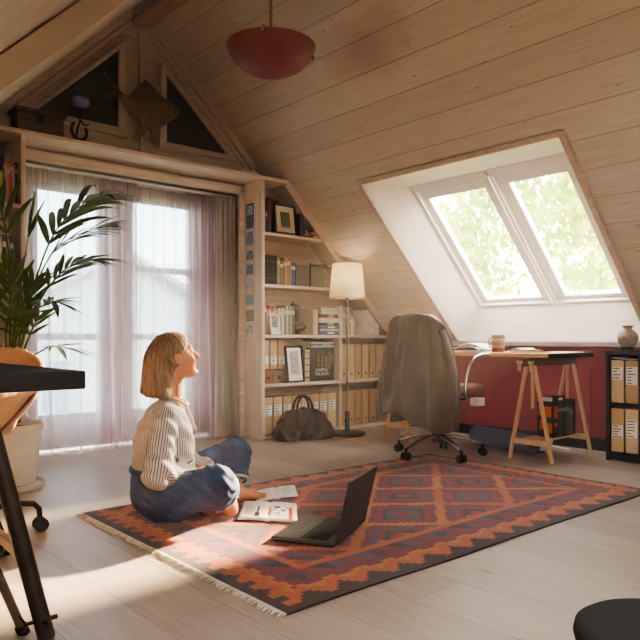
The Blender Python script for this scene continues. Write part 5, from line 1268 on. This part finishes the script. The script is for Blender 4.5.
F = np.maximum(F, .002-Z); F = smax(F, Z-.245-.25*np.clip(X-.10,0,1)*4, .008)
jt = NT('blue_denim'); tc = jt.n('ShaderNodeTexCoord').outputs['Object']; nz = jt.noise(tc, 260, 2, .8); n2 = jt.noise(tc, 7, 4, .6)
jc = jt.mix(jt.ramp(n2,(.35,0.0),(.7,1.0)), srgb(32,43,70), srgb(76,100,142)); jt.bsdf(jt.mix(jt.math('MULTIPLY',nz,.3), jc, srgb(96,112,146)), .8, bump=nz, bstr=.3, bdist=.002)
j_ = sdf_obj('jeans', F, lo, hh, jt.m, wm)
HM = M('frayed_hem', srgb(176,184,188), .9, var=.25, scale=60)
def hem(c, d, r, n=44):
    d = Vector(d); e1 = d.cross(Vector((0,0,1))).normalized(); e2 = d.cross(e1); c = Vector(c); b = MB(); rr = random.Random(2)
    ring = [c+(e1*math.cos(a)+e2*math.sin(a))*r for a in (2*PI*q/n for q in range(n))]; ring = [Vector((p.x,p.y,max(p.z,.008))) for p in ring]
    b.tube([p-d*.006 for p in ring], .0065, 6, closed=True)
    for p in ring:
        for q in range(2):
            o_ = Vector((rr.uniform(-.01,.01), rr.uniform(-.01,.01), rr.uniform(-.008,.008))); e = p+d*rr.uniform(.008,.018)+o_; e.z = max(e.z,.004); b.tube([p+o_*.4, e], [.0018,.001], 4)
    b.build('frayed_hem', HM, j_, smooth=60)
hem(rhem, dr, .090); hem(lhem, dl, .069)
b = MB(); b.tube([(-.004+.137*math.cos(a), .159*math.sin(a), .225) for a in (2*PI*q/40 for q in range(40))], .010, 6, flat=1.6, closed=True); b.build('waistband', jt.m, j_, smooth=60)
b = MB(); b.box((-.128,-.062,.165),(.006,.075,.085),Matrix.Rotation(.45,3,'Z')); b.build('back_pocket', jt.m, j_, bevel=.003)
b = MB(); b.tube([(.050+.054*math.cos(a), .053*math.sin(a), .572-.02*math.cos(a)) for a in (2*PI*q/30 for q in range(30))], .0016, 6, closed=True); b.build('necklace', M('gold', srgb(214,170,96), .25, 1.0), wm, smooth=60)

# ================================================================== LIGHT, WORLD, CAMERA
w = bpy.data.worlds.new('sky'); scn.world = w; w.use_nodes = True
nt = w.node_tree; nt.nodes.clear()
o = nt.nodes.new('ShaderNodeOutputWorld'); bg = nt.nodes.new('ShaderNodeBackground')
tc = nt.nodes.new('ShaderNodeTexCoord'); sp = nt.nodes.new('ShaderNodeSeparateXYZ'); rp = nt.nodes.new('ShaderNodeValToRGB')
nt.links.new(tc.outputs['Generated'], sp.inputs[0]); nt.links.new(sp.outputs['Z'], rp.inputs[0])
e = rp.color_ramp.elements; e[0].position = 0; e[0].color = (1,.95,.87,1); e[1].position = .6; e[1].color = (.94,.95,1,1)
nt.links.new(rp.outputs[0], bg.inputs[0]); bg.inputs[1].default_value = SKY
nt.links.new(bg.outputs[0], o.inputs[0])
L = bpy.data.lights.new('sun', 'SUN'); L.energy = SUN; L.color = (1.0, .80, .54); L.angle = math.radians(3.5)
lo = bpy.data.objects.new('sun', L); COL.objects.link(lo)
d = Vector((-1, SUN_AZ, -SUN_EL)).normalized(); lo.rotation_euler = d.to_track_quat('-Z', 'Y').to_euler(); lo.location = (12, 3, 7)
c = bpy.data.cameras.new('camera'); co = bpy.data.objects.new('camera', c); COL.objects.link(co)
co.location = (CX, CY, CZ); co.rotation_euler = (PI/2, 0, -math.atan2(FW[0], FW[1])); c.lens = 36*FPX/640; c.sensor_width = 36
c.shift_y = (HOR-320)/640; c.clip_start = .02; c.clip_end = 300
scn.camera = co
scn.view_settings.view_transform = 'AgX'; scn.view_settings.look = 'AgX - High Contrast'; scn.view_settings.exposure = EXPO
try: scn.cycles.use_denoising = True
except Exception: pass
if HAZE:
    g = nt.nodes.new('ShaderNodeNewGeometry'); sx = nt.nodes.new('ShaderNodeSeparateXYZ'); nt.links.new(g.outputs['Position'], sx.inputs[0])
    def mm(op, a, b):
        n = nt.nodes.new('ShaderNodeMath'); n.operation = op
        for i, v in enumerate((a, b)):
            if isinstance(v, (int, float)): n.inputs[i].default_value = v
            else: nt.links.new(v, n.inputs[i])
        return n.outputs[0]
    ins = 1.0
    for k, (l_, h_) in enumerate(((-.5,4.95),(-1.5,4.85),(.0,3.4))):
        q = mm('MULTIPLY', mm('GREATER_THAN', sx.outputs[k], l_), mm('LESS_THAN', sx.outputs[k], h_)); ins = mm('MULTIPLY', q, ins)
    vs = nt.nodes.new('ShaderNodeVolumeScatter'); vs.inputs['Anisotropy'].default_value = .3; vs.inputs['Color'].default_value = (1.0,.94,.84,1)
    vd = nt.nodes.new('ShaderNodeVectorMath'); vd.operation = 'DISTANCE'; nt.links.new(g.outputs['Position'], vd.inputs[0]); vd.inputs[1].default_value = (4.35,3.75,1.15)
    gl = mm('POWER', 2.718, mm('MULTIPLY', mm('POWER', vd.outputs['Value'], 2.0), -1.3))
    nt.links.new(mm('MULTIPLY', ins, mm('ADD', HAZE, mm('MULTIPLY', gl, HAZE*1.2))), vs.inputs['Density'])
    nt.links.new(vs.outputs[0], o.inputs[1])
